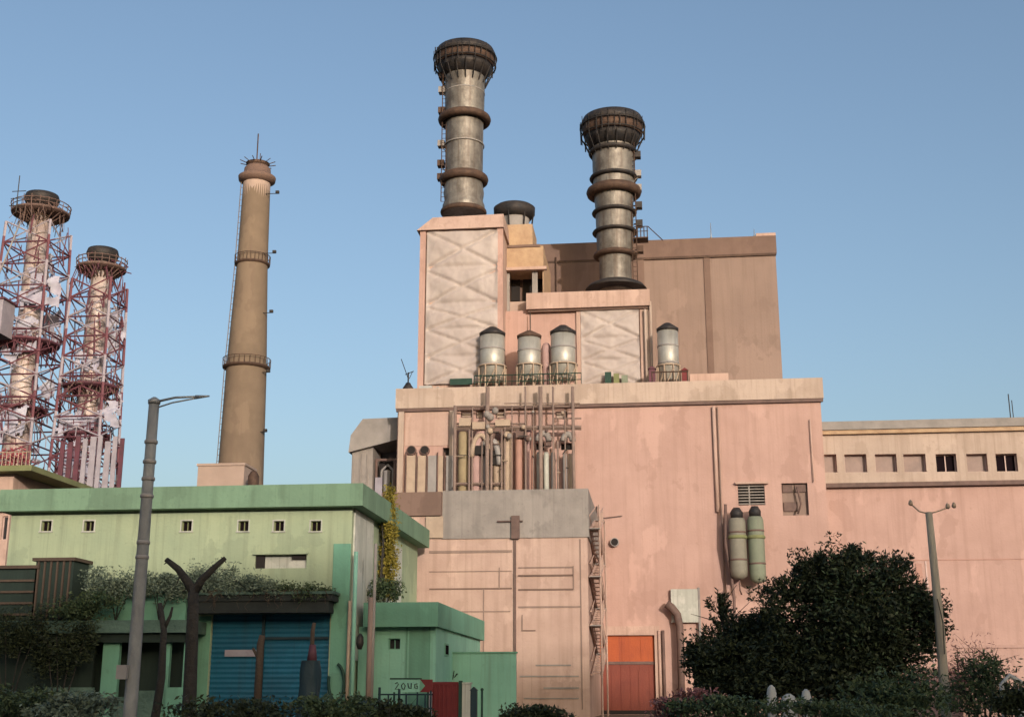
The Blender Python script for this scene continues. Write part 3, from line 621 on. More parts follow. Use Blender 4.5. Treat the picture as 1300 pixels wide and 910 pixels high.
# ================================================================== BIG CHIMNEYS
def rowprof(cx_of, Y, rows):                        # (py, radius in px) -> (r, z)
    out = []
    for py, rpx in rows:
        c = cx_of(py); r_ = (X(c+rpx,py,Y)-X(c-rpx,py,Y))/2; out.append((r_, Zz(c,py,Y)))
    return out
def clutter_side(root, c, r_, zs, side, seed):
    rr = random.Random(seed)
    for z in zs:
        l = MB(); x = c.x+side*(r_+.45); l.box(x-.35,x+.35,c.y-.5,c.y+.3,z-.3,z+.35); l.bar((c.x+side*(r_-.1),c.y-.2,z),(x,c.y-.2,z),.06); l.bar((c.x+side*(r_-.1),c.y-.2,z-.9),(x,c.y-.2,z-.3),.05)
        l.build('lamp_box', M[rr.choice(['sooty','greyp','rust'])], root)
def ladder(root, x, y, z0, z1, mt='rust'):
    l = MB(); l.bar((x-.22,y,z0),(x-.22,y,z1),.05); l.bar((x+.22,y,z0),(x+.22,y,z1),.05); z = z0
    while z < z1: l.bar((x-.22,y,z),(x+.22,y,z),.03); z += .5
    l.build('ladder', M[mt], root)
def crown(root, c, zlo, zhi, r0, r1, seed):         # sooty flared head with ragged rails round it
    h_ = zhi-zlo; zb = zlo+h_*.5
    MB().lathe(c.x,c.y,[(r0,zlo-1.3),(r1*.86,zlo-.5),(r1*.93,zlo)],40).build('crown_skirt', M['sooty'], root)
    MB().lathe(c.x,c.y,[(r1*.935,zlo+.002),(r1*.985,zlo+h_*.25),(r1*1.0,zb)],40).build('crown_band', M['rust'], root)
    MB().lathe(c.x,c.y,[(r1*1.005,zb+.002),(r1*1.05,zb+.25),(r1*1.04,zhi-.5),(r1*.97,zhi),(r1*.8,zhi-.05),(r1*.78,zb)],40).build('crown_rim', M['sooty'], root)
    l = MB(); rr = random.Random(seed)
    for k in range(30):
        a = 2*math.pi*(k+rr.uniform(-.3,.3))/30; q = r1*1.06; dz = rr.uniform(-.9,.35)
        l.bar((c.x+q*.98*math.cos(a),c.y+q*.98*math.sin(a),zlo+dz),(c.x+q*math.cos(a),c.y+q*math.sin(a),zhi-.3+rr.uniform(-.6,.25)),rr.uniform(.03,.07))
    l.torus(c.x,c.y,zlo+.05,r1*1.03,.09,.07,36,5); l.torus(c.x,c.y,zb,r1*1.07,.06,.06,36,5); l.build('railing', M['sooty'], root)
    l = MB()
    for k in range(18):
        a = 2*math.pi*k/18; l.bar((c.x+r0*math.cos(a),c.y+r0*math.sin(a),zlo-2.2),(c.x+r1*.97*math.cos(a),c.y+r1*.97*math.sin(a),zlo-.3),.07)
    l.build('bracket', M['sooty'], root)
# taller chimney on the sheeted tower
YC1 = 120.0; cxf1 = lambda py: 588.5+(270-py)*.012
c = P(588.5,270,YC1); c1 = Vector((c.x,YC1,0))
s1 = empty('tall_chimney', (c.x,YC1,ttop), 'taller of the two weathered steel chimneys, standing on the sheeted tower, two collars', 'chimney')
pr = rowprof(cxf1, YC1, [(273,27),(262,26.5),(256,24),(246,25.5),(236,24),(220,23.6),(160,23.8),(150,24.5),(92,25.2),(90,26),(84,27)])
MB().lathe(c.x,YC1,pr,40).build('shaft', M['metal'], s1)
for py,rp_,rz_ in ((229,26,.62),(153,28.5,.55)):
    r_,z = rowprof(cxf1,YC1,[(py,rp_)])[0]; MB().torus(c.x,YC1,z,r_,.4,rz_*.75).build('collar', M['rust'], s1)
r_,z = rowprof(cxf1,YC1,[(270,26.5)])[0]; MB().torus(c.x,YC1,z,r_,.22,.26).build('collar', M['rust'], s1)
for py in (92,120,186): r_,z = rowprof(cxf1,YC1,[(py,25)])[0]; MB().torus(c.x,YC1,z,r_-.02,.06,.07).build('seam', M['greyp'], s1)
crown(s1, c1, Zz(592,86,YC1), Zz(592,66,YC1), pr[-1][0]*.95, rowprof(cxf1,YC1,[(66,37)])[0][0], 2)
clutter_side(s1, c1, pr[5][0], [Zz(565,y,YC1) for y in (98,116,142,184,209,226)], -1, 5)
ladder(s1, c.x-pr[5][0]-.05, YC1-.9, Zz(565,260,YC1), Zz(565,90,YC1))
# shorter chimney on the middle block
YC2 = 122.0; cxf2 = lambda py: 782+(365-py)*-.004
c = P(782,365,YC2); c2 = Vector((c.x,YC2,0))
s2 = empty('ringed_chimney', (c.x,YC2,mzp), 'shorter weathered steel chimney with many rings, rising from the middle block', 'chimney')
pr2 = rowprof(cxf2, YC2, [(372,21),(362,20.5),(330,20.5),(326,23),(300,23.5),(270,24),(240,25.5),(215,26.5),(195,26.5),(180,27.5),(172,29)])
MB().lathe(c.x,YC2,pr2,40).build('shaft', M['metal'], s2)
for py,rp_,a,b in ((325,22.5,.45,.3),(296,25,.3,.18),(271,25,.3,.2),(245,29,.5,.5),(227,26.5,.35,.22),(195,27,.35,.25)):
    r_,z = rowprof(cxf2,YC2,[(py,rp_)])[0]; MB().torus(c.x,YC2,z,r_,a,b).build('collar', M['rust'] if py in (245,325) else M['sooty'], s2)
crown(s2, c2, Zz(779,175,YC2), Zz(779,152,YC2), pr2[-1][0]*.95, rowprof(cxf2,YC2,[(150,38.5)])[0][0], 9)
l = MB(); z = Zz(782,367,YC2); r_ = pr2[0][0]; l.lathe(c.x,YC2,[(r_*1.9,z-.2),(r_*1.7,z+.25),(r_*1.1,z+.7)],24); l.build('base_skirt', M['sooty'], s2)
clutter_side(s2, c2, pr2[6][0], [Zz(812,y,YC2) for y in (198,222,240,262,285,318)], 1, 8)
l = MB(); z = Zz(815,305,YC2); x = c.x+pr2[4][0]
l.box(x,x+1.5,YC2-1,YC2+.6,z-.1,z)
for k in range(5): l.bar((x+.1+k*.33,YC2-1,z),(x+.1+k*.33,YC2-1,z+1.1),.05)
l.bar((x+.1,YC2-1,z+1.1),(x+1.5,YC2-1,z+1.1),.05); l.bar((x+.1,YC2-1,z+.6),(x+1.5,YC2-1,z+.6),.04); l.bar((x+1.5,YC2-1,z+1.1),(x+3,YC2-1,z-.5),.05); l.build('platform', M['rust'], s2)
ladder(s2, c.x+pr2[4][0]+.1, YC2-.9, Zz(812,366,YC2), Zz(812,180,YC2))

# ================================================================== SILOS on the hall roof
def silo(px0, px1, yt, ytc, Y, label, dark, mat_='metal_l', thin=False):
    cx = (X(px0,455,Y)+X(px1,455,Y))/2; r_ = (X(px1,455,Y)-X(px0,455,Y))/2*.92; zt, zc = Zz(px0,ytc-2,Y), Zz(px0,yt-2,Y)
    root = empty('roof_silo', (cx,Y,hz1), label, 'silo', 'capped silos on the hall roof')
    MB().lathe(cx,Y,[(r_,hz1+1.2),(r_,zt)],28).build('drum', M[mat_], root)
    MB().lathe(cx,Y,[(r_*1.04,zt+.02),(r_*1.07,zt+.3),(r_*.3,zc),(.05,zc+.02)],28).build('cap', M[dark], root)
    for f_ in (.35,.7): MB().torus(cx,Y,hz1+1.2+(zt-hz1-1.2)*f_,r_,.05,.09,30,6).build('hoop', M['greyp'], root)
    l = MB()
    for k in range(8):
        a = 2*math.pi*(k+.5)/8; x,y = cx+r_*1.12*math.cos(a), Y+r_*1.12*math.sin(a); l.bar((x,y,hz1+.02),(x,y,hz1+2.6),.08)
        a2 = 2*math.pi*(k+1.5)/8; l.bar((x,y,hz1+.3),(cx+r_*1.12*math.cos(a2),Y+r_*1.12*math.sin(a2),hz1+2.3),.05)
    l.torus(cx,Y,hz1+2.6,r_*1.12,.08,.08,24,5); l.build('support_frame', M['tanp'], root)
    return root
YSI = 111.9
silo(608,642,418,430,YSI,'left of three pale steel silos on the roof edge, beside the sheeted tower','sooty')
silo(656,688,423,433,YSI,'middle of three pale steel silos on the roof edge, with a brown cap','rust')
silo(698,732,416,428,YSI,'right of three pale steel silos on the roof edge, beside the middle block','sooty')
silo(834,863,413,424,113.5,'lone narrow silo on the roof before the tan block, right of the pale sheeting','sooty')
a_ = P(693.5,460,YSI+.6); l = MB(); l.lathe(a_.x,YSI+.6,[(.42,hz1),(.42,Zz(693,438,YSI)),(.25,Zz(693,434,YSI))],16)
tag(l.build('vent_pipe', M['rose'], None, (a_.x,YSI+.6,hz1)), 'rose painted vent pipe between the middle and right silos', 'pipe')
# railing and clutter round the silos
l = MB()
for k in range(18): 
    xx = X(602+k*8,485,YH+.6); l.bar((xx,YH+.6,hz1+.2),(xx,YH+.6,hz1+1.5),.03)
l.bar((X(602,485,YH+.6),YH+.6,hz1+1.5),(X(738,485,YH+.6),YH+.6,hz1+1.5),.05); l.bar((X(602,485,YH+.6),YH+.6,hz1+.9),(X(738,485,YH+.6),YH+.6,hz1+.9),.04)
tag(l.build('roof_railing', M['dkgreen'], None, (X(670,485,YH+.6),YH+.6,hz1)), 'dark green railing along the roof edge before the three silos', 'railing')
l = MB()
for k in range(6): xx = X(828+k*9,485,YH+.7); l.bar((xx,YH+.7,hz1+.2),(xx,YH+.7,hz1+1.5),.05)
l.bar((X(828,485,YH+.7),YH+.7,hz1+1.4),(X(873,485,YH+.7),YH+.7,hz1+1.4),.06)
tag(l.build('roof_railing', M['rust'], None, (X(850,485,YH+.7),YH+.7,hz1)), 'short rusty railing on the roof edge before the lone narrow silo', 'railing')
for pa,pb,yt,mt,lab in [(866,873,470,'dkred','dark red tank cabinet on the roof right of the lone silo'),(824,832,468,'maroon','maroon cabinet on the roof left of the lone silo')]:
    q = rect(pa,yt,pb,490,113); l = MB(); l.box(q[0],q[1],113,113.7,hz1,q[3]); l.prism([(q[0]-.08,q[3]+.002),(q[1]+.08,q[3]+.002),((q[0]+q[1])/2,q[3]+.25)],112.9,113.8); tag(l.build('roof_cabinet', M[mt], None, (q[0],113,hz1)), lab, 'cabinet', 'roof cabinets')
# roof siren and box at left corner
c = P(518,494,YH+1); l = MB(); l.lathe(c.x,c.y,[(.45,hz1+.26),(.5,hz1+.6),(.3,hz1+.9),(.2,hz1+1.1)],14); l.bar((c.x,c.y,hz1+1),(c.x,c.y,hz1+2.1),.07); l.bar((c.x,c.y,hz1+1.5),(c.x-.7,c.y,hz1+3.4),.035); l.bar((c.x-.3,c.y,hz1+1.9),(c.x+.5,c.y,hz1+2.2),.04); l.bar((c.x+.1,c.y,hz1+1.5),(c.x+.4,c.y,hz1+2.2),.03)
tag(l.build('roof_siren', M['sooty'], None, (c.x,c.y,hz1)), 'small black siren with a thin aerial on the left corner of the hall roof', 'siren')
q = rect(532,488,548,500,YH+.8); tag(MB().box(q[0],q[1],YH+.8,YH+1.8,hz1+.2,hz1+.75).lathe(q[1]+.5,YH+1.2,[(.25,hz1+.25),(.25,hz1+.6),(.1,hz1+.7)],10).build('roof_box', M['whitep'], None, (q[0],YH+.8,hz1)), 'small white box on the hall roof near the siren', 'roof box')

# ================================================================== CONCRETE CHIMNEY (lone, left)
YK = 172.0; cb = P(305,610,YK); cc = Vector((cb.x,YK,0)); cxk = lambda py: 305+(610-py)*.0615
mpp = lambda py, w: (X(cxk(py)+w,py,YK)-X(cxk(py)-w,py,YK))/2
ck = empty('concrete_chimney', (cb.x,YK,0), 'lone tapering tan concrete chimney with two rings, standing between lamp and hall', 'chimney')
rows = [(700,32),(610,28),(470,24.5),(335,18.6),(240,16.6),(225,16.2)]
pk = [(mpp(y,w), Zz(cxk(y),y,YK)) for y,w in rows]
MB().lathe(cb.x,YK,[(pk[0][0]*1.1,0)]+pk,40).build('shaft', M['conc_ch'], ck)
for py,w,mt in ((466,29,'rust'),(335,21.5,'rust')):
    r_,z = mpp(py,w), Zz(cxk(py),py,YK); l = MB(); ri = mpp(py,w-6)
    l.lathe(cb.x,YK,[(ri,z-.5),(r_,z-.25),(r_,z),(ri,z+.1)],36)
    l.build('gallery', M['rust'], ck)
    l = MB()
    for k in range(28): a = 2*math.pi*k/28; l.bar((cb.x+r_*math.cos(a),YK+r_*math.sin(a),z),(cb.x+r_*math.cos(a),YK+r_*math.sin(a),z+1.1),.05)
    l.torus(cb.x,YK,z+1.1,r_,.06,.06,36,5); l.build('railing', M['rust'], ck)
z0, z1 = Zz(329,232,YK), Zz(329,212,YK); r_ = mpp(220,16.3)
MB().lathe(cb.x,YK,[(r_*1.01,z0-.2),(r_*1.36,z0+.25),(r_*1.4,z0+.8),(r_*1.3,z0+.95),(r_*1.04,z0+.7),(r_*.98,z1-.4),(r_*.8,z1)],36).build('head', M['brown'], ck)
MB().lathe(cb.x,YK,[(r_*1.05,z0-6.5),(r_*1.012,z0-.21)],36,False).build('pale_band', M['pinkcon'], ck)
l = MB()
for k in range(12): a = 2*math.pi*k/12; l.bar((cb.x,YK,z1-.1),(cb.x+r_*1.35*math.cos(a),YK+r_*1.35*math.sin(a),z1+.7),.07)
l.lathe(cb.x,YK,[(r_*.7,z1),(r_*.9,z1+.5),(r_*.4,z1+.9)],20); l.bar((cb.x-.2,YK,z1),(cb.x-.2,YK,Zz(329,170,YK)),.1); l.bar((cb.x+.3,YK,z1),(cb.x+.3,YK,Zz(329,195,YK)),.06); l.build('lightning_rod', M['rust'], ck)
l = MB()
for (ra,za),(rb_,zb_) in zip(pk[1:5],pk[2:6]):
    for dx in (0,.5): l.bar((cb.x-ra-.15+dx,YK-.8,za),(cb.x-rb_-.15+dx,YK-.8,zb_),.06)
    for k in range(int((zb_-za)/.9)):
        u = k*.9/(zb_-za); x = cb.x-(ra+(rb_-ra)*u)-.15; l.bar((x,YK-.8,za+k*.9),(x+.5,YK-.8,za+k*.9),.04)
l.build('ladder', M['conc_ch'], ck)
for k in range(5):
    z = Zz(330,250+k*75,YK); l = MB(); x = cb.x+pk[3][0]+.4; l.bar((x-1,YK-1,z),(x+1.2,YK-1,z),.06); l.box(x+.7,x+1.2,YK-1.2,YK-.8,z,z+.4); l.build('lamp_bracket', M['sooty'], ck)
q = rect(250,590,309,640,165); hk = MB().box(q[0],q[1],165,170,0,Zz(280,591,165)).box(q[0]-.15,q[1]+.15,164.85,170.1,Zz(280,591,165)+.002,Zz(280,588,165))
tag(hk.build('chimney_house', M['pinkcon'], None, (q[0],165,0)), 'plain pale pink block at the foot of the lone concrete chimney', 'building')
c = P(322,606,164); l = MB(); l.lathe(c.x,164,[(.7,0),(.75,c.z+.2),(.4,c.z+.8),(.1,c.z+1)],14); tag(l.build('vent_stack', M['rust'], None, (c.x,164,0)), 'small rusty vent beside the pale pink block under the lone chimney', 'vent')

# ================================================================== LATTICE STACKS (left edge)
def lattice_stack(cbx, cby, ctx_, cty, Y, rb_, rt_, half, plats, label, ztop_l, seed, cab=None):
    b = P(cbx,cby,Y); zt = Zz(ctx_,cty,Y); mp_ = (X(cbx+10,cby,Y)-X(cbx,cby,Y))/10; rr = random.Random(seed)
    root = empty('lattice_stack', (b.x,Y,0), label, 'chimney', 'stacks in lattice towers')
    rbm, rtm, hf = rb_*mp_, rt_*mp_, half*mp_
    MB().lathe(b.x,Y,[(rbm*1.05,0),(rbm,b.z),(rtm*1.05,b.z+(zt-b.z)*.75),(rtm,zt)],28).build('shaft', M['stackp'], root)
    MB().lathe(b.x,Y,[(rtm*.9,zt-.8),(rtm*1.55,zt-.2),(rtm*1.75,zt+.5),(rtm*1.6,zt+1.1),(rtm,zt+1.2)],24).build('head', M['sooty'], root)
    zl = Zz(ctx_,ztop_l,Y); corners = [(sx*hf, sy*hf) for sx,sy in ((-1,-1),(1,-1),(1,1),(-1,1))]
    z0 = b.z-14; tap = lambda z: 1.06-.30*(z-z0)/(zl-z0)
    for sx,sy in corners: MB().bar((b.x+sx*tap(z0),Y+sy*tap(z0),0),(b.x+sx*tap(zl),Y+sy*tap(zl),zl),.2).build('leg', M['redw'], root)
    n = 15; hz_ = [z0+(zl-z0)*k/n for k in range(n+1)]; l = MB(); l2 = MB()
    for k in range(n):
        for i in range(4):
            a_, c_ = corners[i], corners[(i+1)%4]; ta, tb = tap(hz_[k]), tap(hz_[k+1])
            pa = Vector((b.x+a_[0]*ta,Y+a_[1]*ta,hz_[k])); pc = Vector((b.x+c_[0]*ta,Y+c_[1]*ta,hz_[k])); qa = Vector((b.x+a_[0]*tb,Y+a_[1]*tb,hz_[k+1])); qc = Vector((b.x+c_[0]*tb,Y+c_[1]*tb,hz_[k+1]))
            l.bar(pa,pc,.11); l2.bar(pa,qc,.1); l2.bar(pc,qa,.1)
            l2.bar((pa+pc)/2,(qa+pc)/2+Vector((0,0,.1)),.06)
    l.build('girt', M['maroon'], root); l2.build('brace', M['redw'], root)
    for (py, w, mt) in plats:
        z = Zz(ctx_,py,Y); hw = w*mp_; l = MB()
        for i in range(22):
            a = 2*math.pi*i/22; ca, sa = math.cos(a), math.sin(a)
            l.bar((b.x+rbm*.8*ca,Y+rbm*.8*sa,z-1.3),(b.x+hw*ca,Y+hw*sa,z),.1); l.bar((b.x+hw*ca,Y+hw*sa,z),(b.x+hw*1.03*ca,Y+hw*1.03*sa,z+1.2+rr.uniform(-.3,.3)),.06)
        l.lathe(b.x,Y,[(rbm*.7,z-.25),(hw,z-.15),(hw*1.02,z+.12),(rbm*.7,z+.1)],26,False); l.torus(b.x,Y,z+1.1,hw*1.03,.07,.07,28,5); l.torus(b.x,Y,z+.6,hw*1.02,.06,.06,28,5)
        l.build('platform', M[mt], root)
        l = MB()
        for i in range(95):
            a = rr.uniform(0,6.28); q_ = Vector((b.x+hw*rr.uniform(.5,1.05)*math.cos(a),Y+hw*rr.uniform(.5,1.05)*math.sin(a),z+rr.uniform(-.3,.9)))
            e = q_+Vector((rr.uniform(-1.1,1.1),rr.uniform(-.6,.6),rr.uniform(-3.2,.8))); l.bar(q_,e,rr.uniform(.03,.08))
        tag(l.build('loose_pipework', M[rr.choice(['maroon','brownp'])], root), kind='stuff')
    # torn pale sheeting hung inside the lattice
    for k in range(10):
        zc = z0+(zl-z0)*(.16+.80*k/10)+rr.uniform(-1,1); hw = hf*rr.uniform(.45,.95); hh_ = rr.uniform(1.6,3.4); sd = rr.uniform(0,90); off = rr.uniform(-.4,.6)*hf; yy = Y+rr.choice([-1,1])*hf*.7*tap(zc)
        def fn(u, v, zc=zc, hw=hw, hh_=hh_, sd=sd, off=off, yy=yy): return (b.x+off+hw*(2*u-1), yy+.5*noise.noise(Vector((u*4,v*4,sd))), zc+hh_*(2*v-1))
        keep = lambda u, v, sd=sd: noise.fractal(Vector((u*4+sd, v*2.4, sd)), 1, 2, 3) > -.05 + .5*max(abs(2*u-1),abs(2*v-1))**3 - .12
        nx_, nz_ = 22, 30
        on = {(i,j) for i in range(nx_) for j in range(nz_) if keep((i+.5)/nx_,(j+.5)/nz_)}; best = set()
        while on:
            comp = {on.pop()}; fr_ = list(comp)
            while fr_:
                i, j = fr_.pop()
                for q_ in ((i+1,j),(i-1,j),(i,j+1),(i,j-1)):
                    if q_ in on: on.remove(q_); comp.add(q_); fr_.append(q_)
            if len(comp) > len(best): best = comp
        l = MB(); l.grid(nx_, nz_, fn, lambda u, v: (int(u*nx_), int(v*nz_)) in best); l.build('sheeting', M['sheetT'], root)
    l = MB()
    for k in range(130):
        z = rr.uniform(z0+6, zl+1); a = rr.uniform(0,6.28); q_ = Vector((b.x+hf*.9*math.cos(a),Y+hf*.9*math.sin(a),z)); l.bar(q_,q_+Vector((rr.uniform(-.5,.5),0,rr.uniform(-4,-1))),rr.uniform(.04,.12))
    tag(l.build('hanging_cable', M['maroon'], root), kind='stuff')
    return root, b, mp_
ls1, lb1, m1 = lattice_stack(20,580,55,258,150,17,12.5,38,[(272,35,'brownp'),(437,38,'maroon'),(520,31,'maroon')],'taller lattice braced stack at the left edge with red and white legs and ragged platforms',290,11)
ls2, lb2, m2 = lattice_stack(106,600,132,328,146,15,11.5,33,[(342,30,'brownp'),(492,33,'maroon'),(553,29,'maroon')],'shorter lattice braced stack beside the left edge one, maroon platforms and torn sheeting',360,23)
# base panels of the shorter stack
rr = random.Random(4)
for k in range(9):
    px = 72+k*9.5; q = rect(px,556,px+rr.uniform(5,8),640,146-33*m2-1.5); l = MB(); yy = 146-33*m2-1.2
    l.box(q[0],q[1],yy,yy+.15,0,q[3]+rr.uniform(-.5,.4)); l.build('hoarding_panel', M[rr.choice(['maroon','sheetT','steelW','maroon','rose'])], ls2)
# white cabin on the taller stack's platform
q = rect(-6,392,22,434,147); l = MB(); yy = 143
shell(l, q[0], q[1], yy, yy+3, q[2], q[3], [(q[0]+.9,q[0]+1.5,q[2]+1.2,q[2]+2.4),(q[0]+1.9,q[0]+2.4,q[2]+1.2,q[2]+2.4)], .3); cbn = l.build('cabin', M['steelW'], ls1)
MB().box(q[0]-.2,q[1]+.2,yy-.2,yy+3.2,q[3]+.002,q[3]+.25).build('roof', M['maroon'], cbn)
MB().quad((q[0]+.2,yy+.29,q[2]+.5),(q[1]-.2,yy+.29,q[2]+.5),(q[1]-.2,yy+.29,q[3]-.3),(q[0]+.2,yy+.29,q[3]-.3)).build('pane', M['glass'], cbn)
l = MB(); c = P(22,252,146)
for k in range(3): l.bar((c.x-1+k*.1,146,c.z-1+k*1.0),(c.x+.9+k*.1,146,c.z-1+k*1.0),.06)
l.bar((c.x,146,c.z-2),(c.x,146,c.z+3.2),.07); l.build('aerial', M['wire'], ls1)
l = MB(); a_ = P(26,282,144); l.tube([a_, P(0,345,144), P(-30,420,144)],.1,6); l.build('stay', M['greyp'], ls1)
# olive roofed house at the left edge
YO = 97.0; oz1 = Zz(10,601,YO); ox0, ox1 = X(-80,640,YO), X(14,640,YO)
ol = empty('beige_house', ((ox0+ox1)/2,YO,0), 'beige house with an olive flat roof at the far left edge, behind the green building', 'house')
shell(MB(), ox0, ox1, YO, YO+10, 0, oz1, [rect(2,655,9,685,YO)], .3).build('wall', M['pink2'], ol)
q = rect(2,655,9,685,YO); window(ol, q, YO, .3, M['glass'], M['frame'], 0)
MB().box(ox0-.3,X(48,608,YO),YO-1.2,YO+11,oz1,Zz(10,594,YO)).build('roof', M['olive'], ol)
MB().box(ox0,ox1+.1,YO-.3,YO-.003,Zz(10,650,YO),Zz(10,632,YO)).build('band', M['cream'], ol)
l = MB()
for k in range(14): xx = X(-20+k*5,590,YO); l.bar((xx,YO-1,Zz(10,594,YO)),(xx,YO-1,Zz(10,576,YO)),.04)
l.bar((X(-20,580,YO),YO-1,Zz(10,577,YO)),(X(46,580,YO),YO-1,Zz(10,577,YO)),.05); l.build('railing', M['tanp'], ol)
c = P(10,582,YO); fp = empty('flowering_shrub', (c.x,YO+.6,Zz(10,594,YO)), 'red flowering shrub on the olive flat roof at the left edge', 'shrub')
leaf_mesh('foliage', [((c.x,YO+.6,c.z),1.6,.8,.9)], 700, .3, M['leaf_r'], fp, 3)
MB().tube([(c.x,YO+.6,Zz(10,594,YO)),(c.x,YO+.6,c.z)],.06,6).build('stem', M['bark'], fp)

# ================================================================== BIG GREEN BUILDING
YG = 70.0; OV = .75
gx0, gx1 = X(14,660,YG), X(447,660,YG); gzt = Zz(240,617,YG-OV); gzf = Zz(240,645,YG-OV); YGB = 90.8
gb = empty('green_building', ((gx0+gx1)/2,YG,0), 'two storey pale green building with a green roof fascia, tiny windows and a blue shutter', 'building')
wr = [rect(px-6.5,661,px+6.5,674,YG) for px in (59,113,237,309,354,401)]
slot = rect(324,704,389,721,YG); bd = rect(266,779,417,900,YG); bd = (bd[0],bd[1],.02,bd[3])
lowin = [rect(150,812,196,905,YG), rect(216,812,238,905,YG)]
shell(MB(), gx0, gx1, YG, YGB-.6, 0, gzf+.1, wr+[slot,bd], .3).build('wall', M['green'], gb)
MB().box(gx0-.45, gx1+OV, YG-OV, YGB, gzf, gzt).build('roof', M['greenf'], gb)
for q in wr:
    w_ = window(gb, q, YG, .3, M['open'], M['olive'], 1, .045); t = .07; l = MB(); a,b,c,d = q
    l.box(a-t,b+t,YG-.03,YG-.003,d,d+t); l.box(a-t,a,YG-.03,YG-.003,c,d); l.box(b,b+t,YG-.03,YG-.003,c,d); l.box(a-t*1.5,b+t*1.5,YG-.09,YG-.003,c-t,c); l.build('surround', M['paleW'], w_)
q = slot; sv = MB(); sv.quad((q[0],YG+.28,q[2]),(q[1],YG+.28,q[2]),(q[1],YG+.28,q[3]),(q[0],YG+.28,q[3])); sv = sv.build('vent_slot', M['paleW'], gb)
MB().box(q[0]+2.1,q[1]-.02,YG+.1,YG+.27,q[3]-.25,q[3]-.02).build('grille', M['black'], sv); MB().box(q[0]+.01,q[0]+.5,YG+.1,YG+.27,q[2]+.01,q[3]-.02).build('grille', M['black'], sv)
MB().box(q[0]-.1,q[1]+.1,YG-.2,YG-.003,q[3]+.01,q[3]+.1).build('sill', M['green'], sv)
# lower storey, right end: teal shade put into the strip's colour
l = MB(); x0 = X(420,800,YG); l.box(x0, gx1-.003, YG-.06, YG-.004, 0, Zz(430,690,YG)); l.build('pilaster', M['tealf'], gb)
l = MB(); l.box(X(250,840,YG), X(265,840,YG), YG-.05, YG-.004, 0, Zz(250,782,YG)); l.build('pilaster', M['tealf'], gb)
l = MB(); zc = bd[2]; n = 22
for k in range(n):
    za, zb_ = zc+(bd[3]-zc)*k/n, zc+(bd[3]-zc)*(k+1)/n
    l.add([(bd[0],YG+.22,za),(bd[1],YG+.22,za),(bd[1],YG+.18,(za+zb_)/2),(bd[0],YG+.18,(za+zb_)/2),(bd[1],YG+.22,zb_),(bd[0],YG+.22,zb_)],[(0,1,2,3),(3,2,4,5)])
sh = l.build('shutter', M['blue'], gb)
q = rect(285,823,326,834,YG); MB().box(q[0],q[1],YG+.04,YG+.12,q[2]+.05,q[3]-.06).build('hatch', M['steelW'], sh)
q = rect(334,808,416,811,YG); MB().box(q[0],q[1],YG+.02,YG+.13,q[2],q[3]).build('rail', M['tarp'], sh)
MB().box(X(332,840,YG)-.08,X(332,840,YG)+.08,YG+.0,YG+.13,.02,bd[3]-.02).build('jamb', M['tarp'], sh)
l = MB(); q = rect(252,757,430,780,YG); l.box(q[0],q[1],YG-1.6,YG-.004,q[3]-.35,q[3]); l.box(q[0]+.2,q[1]-.2,YG-1.5,YG-.3,q[2]+.02,q[3]-.352); cn = l.build('canopy', M['dkcan'], gb)
MB().box(q[0]-.1,q[1]+.1,YG-1.7,YG-.006,q[3]+.002,q[3]+.15).build('coping', M['slab'], cn)
# right flank: whitewashed strip, pipes
l = MB(); l.box(gx1+.002, gx1+.1, YG+.4, YG+5.2, 3.5, gzf-.05); l.build('patch', M['paleW'], gb)
l = MB(); l.box(gx1+.002, gx1+.12, YG+9.3, YG+14, 3.5, gzf-.8); l.build('patch', M['paleW'], gb)
for (px,y0,mt,rr_) in [(443,762,'tanp',.1),(449,700,'teal',.12),(470,758,'tan',.16),(474,690,'grey',.09)]:
    a_ = P(px,800,YG-.35); MB().tube([(a_.x,YG-.35,0),(a_.x,YG-.35,Zz(px,y0,YG-.35))],rr_,8).build('downpipe', M[mt], gb)
# loop of hose on the wall by the shutter
tag(MB().tube([(v.x,v.y,v.z) for v in arc(427,866,10,24,YG-.25,80,-200,14)],.09,6).build('hose', M['dkgreen'], None, (X(427,866,YG),YG-.25,0)), 'dark green hose looped on the wall right of the blue shutter', 'hose')
# yellow creeper hanging down the right flank
cr = empty('yellow_creeper', (gx1+.5,YG+7.6,6), 'yellow creeper hanging down the right flank of the green building', 'creeper')
zt_, zb_ = gzt+.6, Zz(495,752,YG+8)
lob = [((gx1+.55,YG+7.6,zt_-(zt_-zb_)*(k+.5)/9),.4,1.05-.03*k,.75) for k in range(9)]
leaf_mesh('foliage', lob, 6500, .17, M['leaf_y'], cr, 6, .5, .4, 120, .6, .6)
l = MB(); rr = random.Random(8)
for k in range(9): y = YG+6.4+k*.3; l.tube([(gx1+.3,y,zb_),(gx1+.4,y+.1,(zt_+zb_)/2),(gx1+.25,y+rr.uniform(-.2,.2),zt_-.6)],.04,5)
l.build('stem', M['bark'], cr)
